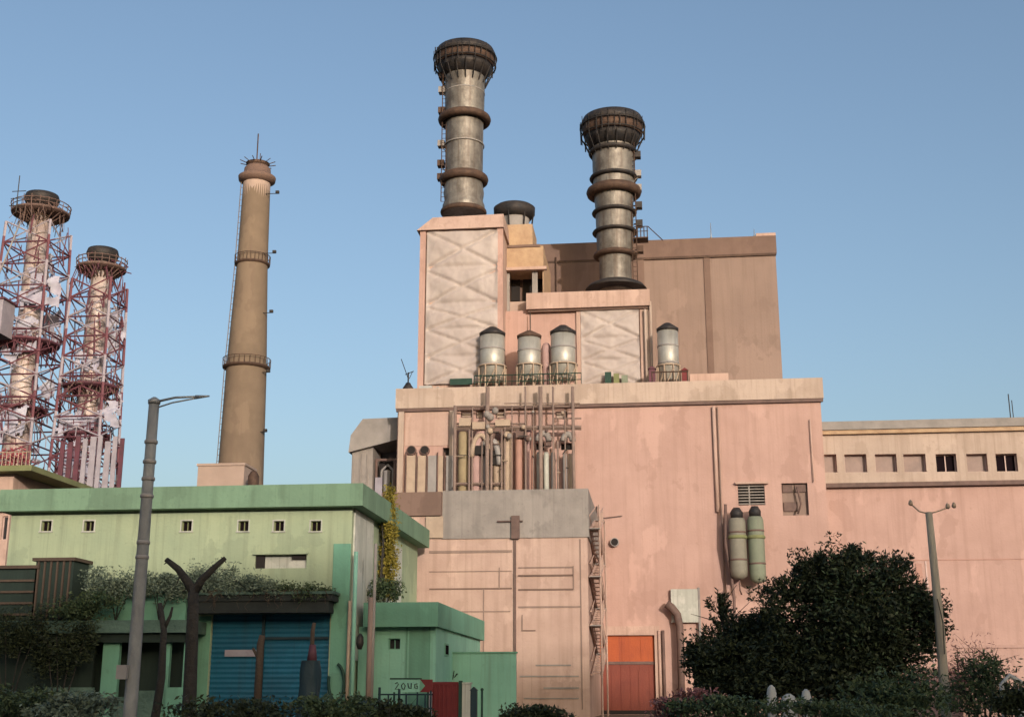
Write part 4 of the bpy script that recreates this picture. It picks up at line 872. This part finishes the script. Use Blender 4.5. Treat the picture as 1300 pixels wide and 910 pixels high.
# scrub on the small roof at the creeper's foot
# ================================================================== SMALL GREEN BUILDING
YQ = 72.0; qx0, qx1 = gx1+.12, X(553,840,YQ); qzt = Zz(520,764,YQ-OV); qzf = Zz(520,795,YQ-OV); YQB = 91
sm = empty('green_gatehouse', ((qx0+qx1)/2,YQ,0), 'small sea green flat roofed building tucked against the big green one', 'building')
sw = [rect(493,810,508,824,YQ)]
shell(MB(), qx0, qx1, YQ, YQB-.6, 0, qzf+.05, sw, .3).build('wall', M['teal'], sm)
MB().box(qx0+.4, qx1+OV*.3, YQ-OV, YQB, qzf, qzt).build('roof', M['tealf'], sm)
window(sm, sw[0], YQ, .3, M['glass'], M['tealf'], 1, .05)
l = MB(); y0,y1 = YQ+3,YQ+4.3; z0,z1 = Zz(570,832,YQ+3), Zz(570,816,YQ+3); l.box(qx1+.002,qx1+.05,y0,y1,z0,z1); wq = l.build('window', M['tealf'], sm)
MB().box(qx1+.051,qx1+.06,y0+.1,y1-.1,z0+.1,z1-.1).build('pane', M['open'], wq)
for px in (516,545): xx = X(px,850,YQ); MB().box(xx-.04,xx+.04,YQ-.05,YQ-.003,0,qzf-.01).build('downpipe', M['tealf'], sm)
xx = X(532,850,YQ); MB().box(X(519,850,YQ),X(544,850,YQ),YQ-.03,YQ-.005,1.0,qzf-.2).build('panel', M['tealf'], sm)
a_ = P(457,812,YQ-2.2); l = MB(); l.lathe(a_.x,a_.y,[(.12,a_.z-.5),(.22,a_.z-.2),(.2,a_.z+.15),(.06,a_.z+.35)],12); l.bar((a_.x,a_.y,a_.z),(a_.x,YQ-1.9,a_.z+.2),.05)
tag(l.build('wall_lamp', M['sooty'], None, (a_.x,a_.y,a_.z)), 'black bulkhead lamp on the corner of the big green building', 'lamp')
# scrub growing on the small roof
def scrub(px, py, Y, w, h_, mt, label, n, size, seed, name='scrub', cat='shrub', group=None, base=None, dep=None, asp=.4):
    c = P(px,py,Y); zb0 = base if base is not None else 0
    root = empty(name, (c.x,Y,zb0), label, cat, group)
    leaf_mesh('foliage', [((c.x+(i-1)*w*.5,Y,c.z+((i*7+seed)%3-1)*h_*.2),w*.55,dep or w*.5,h_*.8) for i in range(3)], n, size, M[mt], root, seed, asp, .3, 50)
    branches((c.x,Y,zb0), [(c.x+dx*w,Y+dy,c.z+h_*.5) for dx,dy in ((-.6,.1),(-.2,-.2),(.3,.2),(.7,0))], max(.03,.02*h_*2), seed).build('stem', M['bark'], root)
    return root
scrub(490,748,YQ+2,1.1,.7,'leaf_m','low green scrub on the sea green roof below the yellow creeper',1400,.2,4,base=qzt)
# ================================================================== BOUNDARY WALL and gate, sign, fence
YV = 78.0; vz = Zz(610,829,YV); va, vb = X(556,860,YV), X(655,860,YV)
bw = empty('boundary_wall', ((va+vb)/2,YV,0), 'plain sea green boundary wall right of the small green building', 'wall')
MB().box(va,vb,YV,YV+.35,0,vz).build('wall', M['teal'], bw)
MB().box(va-.02,vb+.06,YV-.06,YV+.41,vz+.002,vz+.1).build('coping', M['tealf'], bw)
YA = 70.5
q = rect(549,866,582,905,YA); gt = empty('red_gate', ((q[0]+q[1])/2,YA,0), 'dark red sheet metal gate before the green boundary wall', 'gate')
MB().box(q[0],q[1],YA,YA+.08,.3,q[3]).build('leaf', M['dkred'], gt)
l = MB(); 
for k in range(6): xx = q[0]+(q[1]-q[0])*(k+.5)/6; l.box(xx-.03,xx+.03,YA-.05,YA-.002,.35,q[3]-.05)
l.box(q[0],q[1],YA-.06,YA-.003,q[3]-.12,q[3]+.04); l.build('rib', M['dkred'], gt)
MB().box(q[1]+.02,q[1]+.2,YA-.1,YA+.15,0,q[3]+.1).build('post', M['dkgreen'], gt); MB().box(q[0]-.2,q[0]-.02,YA-.1,YA+.15,0,q[3]+.15).build('post', M['steelW'], gt)
q = rect(585,868,597,905,YA); tag(MB().box(q[0],q[1],YA,YA+.4,0,q[3]).box(q[0]-.05,q[1]+.05,YA-.05,YA+.45,q[3]+.002,q[3]+.1).build('gate_pillar', M['paleW'], None, (q[0],YA,0)), 'pale masonry pillar right of the dark red gate', 'pillar')
q = rect(597,876,605,905,YA); tag(MB().box(q[0],q[1],YA+.05,YA+.35,0,q[3]).prism([(q[0]-.05,q[3]),(q[1]+.05,q[3]),((q[0]+q[1])/2,q[3]+.2)],YA,YA+.4).build('meter_box', M['tarp'], None, (q[0],YA,0)), 'narrow dark cabinet between the pale pillar and a thin post', 'cabinet')
q = P(612,876,YA); tag(MB().tube([(q.x,YA,0),(q.x,YA,q.z)],.06,8).lathe(q.x,YA,[(.09,q.z),(.09,q.z+.08),(.02,q.z+.14)],8).build('bollard', M['dkgreen'], None, (q.x,YA,0)), 'thin dark post right of the narrow dark cabinet', 'post')
YN = 69.0
q = rect(496,862,549,878,YN); sg = empty('name_board', ((q[0]+q[1])/2,YN,0), 'pale board with scrawled black lettering and a red end above the railing', 'sign')
MB().box(q[0],q[1]-.7,YN,YN+.06,q[2],q[3]).build('board', M['teal'], sg)
MB().box(q[0]-.05,q[1]-.6,YN-.03,YN+.09,q[3]+.002,q[3]+.08).build('frame', M['dkgreen'], sg)
a_ = q[1]-.7; MB().prism([(a_+.02,q[2]),(q[1],q[2]),(q[1],q[3]),(a_+.02,q[3]),(a_+.3,(q[2]+q[3])/2)],YN,YN+.06).build('end_plate', M['dkred'], sg)
l = MB(); rr = random.Random(12); hh = (q[3]-q[2])
def stroke(pts, x0, z0, s): l.tube([(x0+a*s, YN-.015, z0+b*s) for a,b in pts], .03, 5)
s_ = hh*.55; x_ = q[0]+.25; z_ = q[2]+hh*.22
for g_ in ([(0,.8),(.3,1),(.5,.75),(0,0),(.6,.05)], [(.1,.1),(0,.6),(.3,.9),(.6,.5),(.4,0),(.1,.1)], [(0,.9),(.2,.2),(.5,.1),(.55,.9)], [(.5,.8),(.1,.7),(.1,.2),(.5,.1),(.5,.5),(.3,.5)]):
    stroke(g_, x_, z_, s_); x_ += s_*.95
l.build('lettering', M['ink'], sg)
for px in (500,543): xx = X(px,880,YN); MB().box(xx-.05,xx+.05,YN+.062,YN+.14,0,q[3]).build('post', M['dkgreen'], sg)
# scrawl on the gatehouse flank wall
l = MB(); c = P(557,857,YV-.02)
for k in range(7):
    pts = [(c.x+k*.17+rr.uniform(-.08,.16), YV-.03, c.z+rr.uniform(-.25,.3)) for _ in range(4)]; l.tube(pts,.028,5)
tag(l.build('graffiti', M['ink'], None, (c.x,YV-.03,c.z)), 'black scrawled graffiti on the sea green wall above the red gate', 'graffiti')
# railing
q0, q1 = X(478,880,68.4), X(549,880,68.4); rl = empty('gate_railing', ((q0+q1)/2,68.4,0), 'dark steel railing of bare bars in front of the small green building', 'railing')
for px,yt in ((482,872),(493,882),(507,874),(516,880),(530,878),(540,880),(547,876)):
    a_ = P(px,yt,68.4); MB().bar((a_.x,68.4,0),(a_.x,68.4,a_.z),.07 if px in (507,482) else .045).build('bar', M['tarp'], rl)
for yy in (881,899): MB().bar(P(480,yy,68.4),P(549,yy,68.4),.04).build('rail', M['tarp'], rl)

# ================================================================== LEAN-TO SHED at the left foot of the green building
YE = 67.0
ex0, ex1 = X(-90,800,YE), X(238,800,YE); ez1, ez0 = Zz(120,787,YE), Zz(120,803,YE)
ln = empty('lean_to', ((ex0+ex1)/2,YE,0), 'dark open lean to shed with a mossy slab roof before the green building', 'shed')
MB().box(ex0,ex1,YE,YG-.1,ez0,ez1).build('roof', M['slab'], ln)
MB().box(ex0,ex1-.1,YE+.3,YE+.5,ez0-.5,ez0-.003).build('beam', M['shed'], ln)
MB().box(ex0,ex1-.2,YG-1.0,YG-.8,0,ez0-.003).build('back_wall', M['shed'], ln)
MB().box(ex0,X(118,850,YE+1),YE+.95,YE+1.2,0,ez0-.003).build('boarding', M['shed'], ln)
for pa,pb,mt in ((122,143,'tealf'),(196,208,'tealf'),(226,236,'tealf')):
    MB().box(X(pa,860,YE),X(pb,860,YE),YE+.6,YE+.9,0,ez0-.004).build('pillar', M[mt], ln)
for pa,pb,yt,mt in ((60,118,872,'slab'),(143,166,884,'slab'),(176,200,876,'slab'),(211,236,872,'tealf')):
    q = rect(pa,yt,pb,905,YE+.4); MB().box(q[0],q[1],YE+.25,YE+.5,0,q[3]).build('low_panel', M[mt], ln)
# upper setback block over the lean-to
ux1 = X(236,770,YG-1.5); l = MB(); q = rect(118,752,236,788,YG-1.5); l.box(q[0],q[1],YG-1.5,YG-.15,ez1-.05,q[3]); l.box(q[0]-.1,q[1]+.1,YG-1.65,YG-.2,q[3]+.002,q[3]+.14)
tag(l.build('roof_box', M['tealf'], None, (q[0],YG-1.5,ez1)), 'long sea green box on the slab roof of the dark lean to', 'roof box')
# dark old wagon-like bins on top at the far left
for i,(pa,pb,yt,lab) in enumerate([(-40,46,722,'dark louvred steel bin at the left edge on the lean to roof'),(44,92,712,'dark ribbed steel bin right of the louvred one on the lean to roof')]):
    q = rect(pa,yt,pb,760,67.4); t = empty('steel_bin', ((q[0]+q[1])/2,67.4,ez1), lab, 'bin', 'bins on the lean to')
    MB().box(q[0],q[1],67.4,69.3,ez1+.02,q[3]).build('body', M['shed'], t)
    MB().box(q[0]-.15,q[1]+.15,67.2,69.5,q[3]+.002,q[3]+.18).build('lid', M['dkpost'], t)
    l = MB()
    for k in range(6 if i else 4):
        if i: xx = q[0]+(q[1]-q[0])*(k+.5)/6; l.box(xx-.05,xx+.05,67.3,67.398,ez1+.1,q[3]-.02)
        else: zz = ez1+.3+k*(q[3]-ez1-.4)/4; l.box(q[0],q[1]-.1,67.28,67.398,zz,zz+.12)
    l.build('rib', M['dkpost'], t)
# scrub over the roofs
S = [(150,742,68,2.0,.9,'leaf_t','grey green scrub on the lean to roof left of the lamp pole'),(110,772,67,1.9,.9,'leaf_m','dark green scrub drooping over the lean to roof edge'),(205,742,68,1.5,.8,'leaf_t','grey green scrub on the lean to roof right of the lamp pole')]
for i,(px,py,Y,w,h_,mt,lab) in enumerate(S): scrub(px,py,Y,w,h_,mt,lab,3600,.17,20+i,base=ez1,group='scrub on the roofs')
S = [(262,735,68.6,1.5,1.1,'leaf_t','grey green bush on the canopy left end, behind the forked trunk'),(325,745,68.8,1.9,.7,'leaf_t','grey green scrub in the middle of the canopy above the blue shutter'),(390,752,68.8,1.4,.55,'leaf_m','darker green scrub on the right end of the canopy above the blue shutter')]
cz = rect(252,757,430,780,YG)[3]
for i,(px,py,Y,w,h_,mt,lab) in enumerate(S): scrub(px,py,Y,w,h_,mt,lab,3200,.16,30+i,base=cz,group='scrub on the roofs')

# ================================================================== STREET LAMP, POLES, FORKED TRUNK
YLm = 30.0; a_ = P(167,880,YLm); t_ = P(196,508,YLm)
lm = empty('street_lamp', (a_.x,YLm,0), 'tall grey street lamp with a long thin arm before the green building', 'street lamp')
MB().tube([(a_.x-.01,YLm,0),a_,a_.lerp(t_,.33),a_.lerp(t_,.62),t_],.17,16,.13).build('pole', M['polec'], lm)
for u in (.66,.72,.78,.85,.45,.5): c = a_.lerp(t_,u); MB().lathe(c.x,c.y,[(.15,c.z-.05),(.165,c.z-.03),(.165,c.z+.03),(.15,c.z+.05)],16).build('band', M['greyp'], lm)
e_ = P(262,503,YLm); MB().tube([t_+Vector((0,0,-.05)), t_.lerp(e_,.4)+Vector((0,0,.03)), e_],.035,8,.025).tube([t_+Vector((0,0,-.22)), t_.lerp(e_,.35)+Vector((0,0,-.1)), t_.lerp(e_,.8)+Vector((0,0,-.03))],.02,6).build('arm', M['lampg'], lm)
MB().lathe(t_.x,t_.y,[(.15,t_.z-.1),(.16,t_.z),(.04,t_.z+.08)],14).build('cap', M['lampg'], lm)
hd = MB(); d_ = (e_-t_).normalized(); hd.tube([e_-d_*.28,e_-d_*.1,e_+d_*.08],.055,8,.02); hd.build('lamp_head', M['lampg'], lm)
l = MB(); c = P(160,852,YLm); l.box(c.x-.13,c.x+.13,YLm-.28,YLm-.17,c.z-.18,c.z+.15); l.build('control_box', M['greyp'], lm)
# pale timber pole at right
YPo = 44.0; a_ = P(1201,900,YPo); t_ = P(1179,650,YPo)
pl = empty('utility_pole', (a_.x,YPo,0), 'bare weathered timber pole standing right of the big dark bush', 'utility pole')
MB().tube([(a_.x,YPo,0),a_,a_.lerp(t_,.5)+Vector((.04,0,0)),t_],.2,12,.115).build('shaft', M['wood'], pl)
MB().tube([P(1157,640,YPo),P(1167,649,YPo),P(1179,652,YPo),P(1193,648,YPo),P(1206,643,YPo)],.025,6).build('crossarm', M['tanp'], pl)
for px,py in ((1156,638),(1203,642),(1211,641)): c = P(px,py,YPo); MB().lathe(c.x,c.y,[(.04,c.z-.1),(.08,c.z-.05),(.06,c.z+.05),(.02,c.z+.1)],8).build('insulator', M['tanp'], pl)
MB().tube([P(1190,760,YPo-.2),P(1197,790,YPo-.25),P(1199,830,YPo-.25)],.02,5).build('cable', M['wire'], pl)
# forked dark trunk
YF = 33.0
ft = empty('forked_tree', (X(243,880,YF),YF,0), 'dark leafless forked tree trunk cut back to two stubs before the blue shutter', 'tree')
l = MB(); f0 = P(241,880,YF); f1 = P(246,742,YF)
l.tube([(f0.x-.02,YF,0),f0,P(244,800,YF),f1],.2,12,.14); l.tube([P(246,752,YF),P(238,738,YF),P(226,722,YF),P(211,710,YF)],.14,9,.07); l.tube([P(246,752,YF),P(256,736,YF),P(270,722,YF),P(286,708,YF)],.13,9,.06)
l.tube([P(241,800,YF),P(250,790,YF)],.05,6,.02); l.build('trunk', M['bark'], ft)
for (xa,ya,xb,yb_) in ((214,712,208,716),(230,727,224,742),(268,724,276,728),(284,709,287,714),(240,745,232,750)): MB().tube([P(xa,ya,YF),P(xb,yb_,YF)],.03,5,.01).build('twig', M['bark'], ft)
lx = P(207,770,YF+4); l = MB(); l.tube([(lx.x-.1,YF+4,0),P(205,860,YF+4),P(208,800,YF+4),P(203,765,YF+4)],.14,9,.07); l.tube([P(207,800,YF+4),P(216,782,YF+4),P(219,770,YF+4)],.07,7,.03)
tt = l.build('trunk', M['bark'], None, (lx.x,YF+4,0)); tt.name = 'slim_tree'; tag(tt, 'slim dark bare trunk just left of the forked one', 'tree')
# posts before the shutter
YJ = 60.0
a_ = P(331,806,YJ); l = MB().tube([(a_.x,YJ,0),(a_.x,YJ,a_.z-.4),(a_.x+.08,YJ,a_.z)],.2,9,.14); l.tube([(a_.x,YJ,a_.z-1.2),(a_.x-.35,YJ,a_.z-.6)],.07,6)
tag(l.build('timber_post', M['dkpost'], None, (a_.x,YJ,0)), 'brown timber post in front of the blue shutter', 'post', 'posts before the shutter')
a_ = P(397,800,YJ); wp = empty('wrapped_post', (a_.x,YJ,0), 'post wrapped in dark tarpaulin near the right side of the blue shutter', 'post', 'posts before the shutter')
MB().tube([(a_.x,YJ,0),(a_.x,YJ,a_.z),P(399,790,YJ)],.12,8,.09).build('post', M['dkpost'], wp)
MB().tube([P(396,838,YJ),P(397,818,YJ)],.24,10,.15).build('collar', M['maroon'], wp)
l = MB(); l.grid(36, 16, lambda u,v: (a_.x-.05+(.62-.2*v)*(1+.22*noise.noise(Vector((math.cos(6.283*u)*2,math.sin(6.283*u)*2,v*3))))*math.cos(6.283*u), YJ+(.55-.15*v)*(1+.22*noise.noise(Vector((math.cos(6.283*u)*2,math.sin(6.283*u)*2,v*3+9))))*math.sin(6.283*u), .05+(Zz(396,838,YJ)-.05)*v)); l.build('wrap', M['tarp'], wp)

# ================================================================== BUSHES
YT1 = 46.0
def pc(px,py,Y): v = P(px,py,Y); return (v.x,v.y,v.z)
pm = YT1/1656
t1 = empty('big_bush', (X(1075,880,YT1),YT1,0), 'big dark round headed bush standing left of the timber pole', 'bush')
leaf_mesh('crown', [(pc(1080,795,YT1),90*pm,80*pm,72*pm),(pc(1048,737,YT1),42*pm,42*pm,32*pm),(pc(1105,740,YT1),52*pm,45*pm,36*pm),(pc(1150,800,YT1),38*pm,45*pm,52*pm),(pc(1060,860,YT1),115*pm,70*pm,45*pm),(pc(1003,822,YT1),36*pm,50*pm,42*pm),(pc(1020,748,YT1),26*pm,26*pm,18*pm,.5)], 60000, .17, M['leaf_d'], t1, 41, .40, .19, 330, .46)
rr = random.Random(77); lob = []
for k in range(22):
    a = R(rr.uniform(-5,185)); q = rr.uniform(.93,1.1); lob.append((pc(1078+100*q*math.cos(a), 792-84*q*math.sin(a), YT1+rr.uniform(-1,1)), rr.uniform(.25,.6), rr.uniform(.3,.6), rr.uniform(.3,.75)))
leaf_mesh('outline_clumps', lob, 9000, .15, M['leaf_d'], t1, 44, .36, .3, 120, .6)
leaf_mesh('outer_leaves', [(pc(1085,785,YT1),98*pm,86*pm,80*pm),(pc(1152,800,YT1),40*pm,46*pm,54*pm),(pc(1080,745,YT1),70*pm,50*pm,42*pm)], 3600, .17, M['leaf_m'], t1, 43, .36, .1, 420, .12)
branches((X(1075,880,YT1),YT1,.1), [pc(1040,735,YT1),pc(1105,735,YT1),pc(1150,790,YT1),pc(1000,800,YT1),pc(1078,760,YT1)], .12, 3, 8).build('trunk', M['bark'], t1)
def sprigs(root, seed, n, cx, cy, rx, ry, Y, size=.9):
    rr = random.Random(seed); l = MB()
    for k in range(n):
        a = R(rr.uniform(8,172)); px = cx+rx*math.cos(a)*rr.uniform(.85,1.0); py = cy-ry*math.sin(a)*rr.uniform(.85,1.0)
        p = Vector(pc(px,py,Y+rr.uniform(-1,1))); d = Vector((math.cos(a)*.7+rr.uniform(-.3,.3),rr.uniform(-.3,.3),math.sin(a)*.7+.5)).normalized(); L_ = size*rr.uniform(.5,1)
        l.bar(p-d*L_, p+d*L_*.3, .012)
        for j in range(14):
            q = p+d*L_*(-.55+.85*j/14); w = (d*.7+Vector((rr.uniform(-1,1),rr.uniform(-1,1),rr.uniform(-.6,.8)))).normalized()*.2; b_ = w.cross(Vector((rr.uniform(-1,1),rr.uniform(-1,1),rr.uniform(-1,1)))).normalized()*.028
            l.add([q,q+w*.5+b_,q+w,q+w*.5-b_],[(0,1,2,3)])
    return l.build('sprig', M['leaf_d'], root)
sprigs(t1, 5, 120, 1078, 790, 112, 90, YT1)
YT2 = 48.0; pm2 = YT2/1656
t2 = empty('dark_bush', (X(945,880,YT2),YT2,0), 'lower dark bush with a pointed left tip, joined to the big round bush', 'bush')
leaf_mesh('crown', [(pc(946,833,YT2),66*pm2,68*pm2,48*pm2),(pc(912,782,YT2),13*pm2,14*pm2,32*pm2),(pc(895,845,YT2),28*pm2,40*pm2,34*pm2),(pc(968,806,YT2),44*pm2,45*pm2,26*pm2),(pc(940,870,YT2),62*pm2,55*pm2,30*pm2)], 40000, .16, M['leaf_d'], t2, 52, .40, .18, 230, .45)
branches((X(945,880,YT2),YT2,.1), [pc(912,770,YT2),pc(950,800,YT2),pc(985,790,YT2),pc(893,845,YT2)], .1, 5, 6).build('trunk', M['bark'], t2)
sprigs(t2, 6, 60, 946, 828, 66, 46, YT2)
sprigs(t2, 7, 14, 912, 778, 14, 26, YT2, .5)
YT3 = 42.0; pm3 = YT3/1656
t3 = empty('sparse_bush', (X(1248,890,YT3),YT3,0), 'sparse green bush at the right edge below the pink wing', 'bush')
leaf_mesh('crown', [(pc(1250,872,YT3),36*pm3,36*pm3,38*pm3),(pc(1262,845,YT3),18*pm3,20*pm3,18*pm3),(pc(1225,885,YT3),28*pm3,28*pm3,22*pm3)], 4200, .15, M['leaf_m'], t3, 61, .3, .3, 60, .6)
branches((X(1248,890,YT3),YT3,.1), [pc(1240,840,YT3),pc(1262,835,YT3),pc(1278,855,YT3),pc(1220,870,YT3)], .05, 6, 8).build('stem', M['bark'], t3)
t4 = empty('dry_bush', (X(1232,860,56),56,0), 'dry pinkish twiggy bush behind the sparse green one at the right edge', 'bush')
leaf_mesh('crown', [(pc(1235,848,56),1.2,1,1.0),(pc(1220,868,56),.9,1,.8)], 2600, .16, M['leaf_p'], t4, 66, .2, .35, 40, .6)
branches((X(1232,880,56),56,.1), [pc(1215,845,56),pc(1235,825,56),pc(1250,832,56),pc(1262,850,56)], .05, 9, 9).build('stem', M['bark'], t4)
t5 = empty('leafy_bush', (X(1145,890,38),38,0), 'mid green leafy bush low at the foot of the timber pole', 'bush')
leaf_mesh('crown', [(pc(1140,888,38),1.3,.9,.75),(pc(1100,897,38),1.2,.9,.5)], 5200, .17, M['leaf_m'], t5, 71, .4, .25, 60, .6)
branches((X(1145,890,38),38,.05), [pc(1120,880,38),pc(1150,870,38),pc(1165,885,38)], .04, 9, 5).build('stem', M['bark'], t5)
# white road posts under the bushes
for i,(px,yt,w,lab) in enumerate([(979,869,.16,'leftmost, lit white stone post under the dark bushes'),(1001,880,.26,'broad middle white stone post under the dark bushes'),(1023,874,.16,'rightmost, greyish white stone post under the dark bushes')]):
    a_ = P(px,yt,41); m_ = MB().lathe(a_.x,41,[(w,0),(w*.95,a_.z-.25),(w*.7,a_.z-.08),(w*.2,a_.z)],10); tag(m_.build('stone_post', M['whitep'], None, (a_.x,41,0)), lab, 'post', 'white posts under the bush')
# low verge plants along the bottom
V = [(30,893,33,1.5,.5,'leaf_m','low dark scrub in the bottom left corner before the lean to'),(95,897,32,1.3,.4,'leaf_t','pale low scrub along the bottom left edge before the lean to'),(300,902,31,1.6,.3,'leaf_d','low dark scrub at the bottom before the blue shutter'),(420,900,32,1.0,.35,'leaf_m','small low scrub at the bottom right of the blue shutter'),(870,893,36,1.0,.35,'leaf_p','dry pinkish low scrub at the bottom right of the orange door'),(918,897,35,1.3,.35,'leaf_m','low green scrub at the bottom under the pointed dark bush'),(1060,902,34,1.6,.3,'leaf_m','low green scrub at the bottom under the big round bush'),(1290,888,36,.7,.5,'leaf_d','low dark scrub in the bottom right corner'),(680,908,34,.9,.25,'leaf_d','low dark scrub at the bottom before the pink annex'),(505,905,33,.8,.3,'leaf_d','low dark scrub at the bottom before the dark railing')]
for i,(px,py,Y,w,h_,mt,lab) in enumerate(V): scrub(px,py,Y,w,h_,mt,lab,2600,.13,80+i,'low_scrub','scrub','low scrub along the verge')
a_ = P(462,890,60); l = MB().lathe(a_.x,60,[(.35,0),(.4,.5),(.36,a_.z-.1),(.1,a_.z+.1)],12); tag(l.build('dark_bin', M['tarp'], None, (a_.x,60,0)), 'dark bin at the foot of the pipes on the green building corner', 'bin')
c = P(1287,868,40); l = MB().tube([(c.x-.35,40,0),(c.x-.35,40,c.z),(c.x-.1,40,c.z+.25),(c.x+.3,40,c.z)],.07,8); l.lathe(c.x+.25,40,[(.3,0),(.32,c.z-.3),(.1,c.z-.1)],12)
tag(l.build('standpipe', M['whitep'], None, (c.x,40,0)), 'bent white standpipe at the right edge behind low scrub', 'standpipe')

for i,(px,py,Y,w,h_,n,lab) in enumerate([(18,800,66.7,2.2,1.2,4200,'dark creeper hanging over the lean to front at the left edge'),(80,825,66.7,1.7,1.5,4200,'dark creeper covering the lean to boarding left of its first pillar')]):
    scrub(px,py,Y,w,h_,'leaf_d',lab,n,.17,140+i,'creeper','creeper','creepers on the lean to',dep=.6)

l = MB(); rr = random.Random(31); q = rect(252,757,430,780,YG)
for k in range(26):
    x = rr.uniform(q[0]+.5,q[1]-.3); z = q[3]+.2; p0 = Vector((x,YG-1.75,z)); pts = [p0]
    for j in range(4): pts.append(pts[-1]+Vector((rr.uniform(-.3,.3),rr.uniform(-.06,.03),rr.uniform(-.45,.12))))
    l.tube(pts,.022,5,.008)
o = l.build('dry_twigs', M['dkpost'], None, (q[0],YG-1.75,q[3])); tag(o,'tangle of dry twigs hanging over the dark canopy edge above the blue shutter','twigs',None,'stuff')
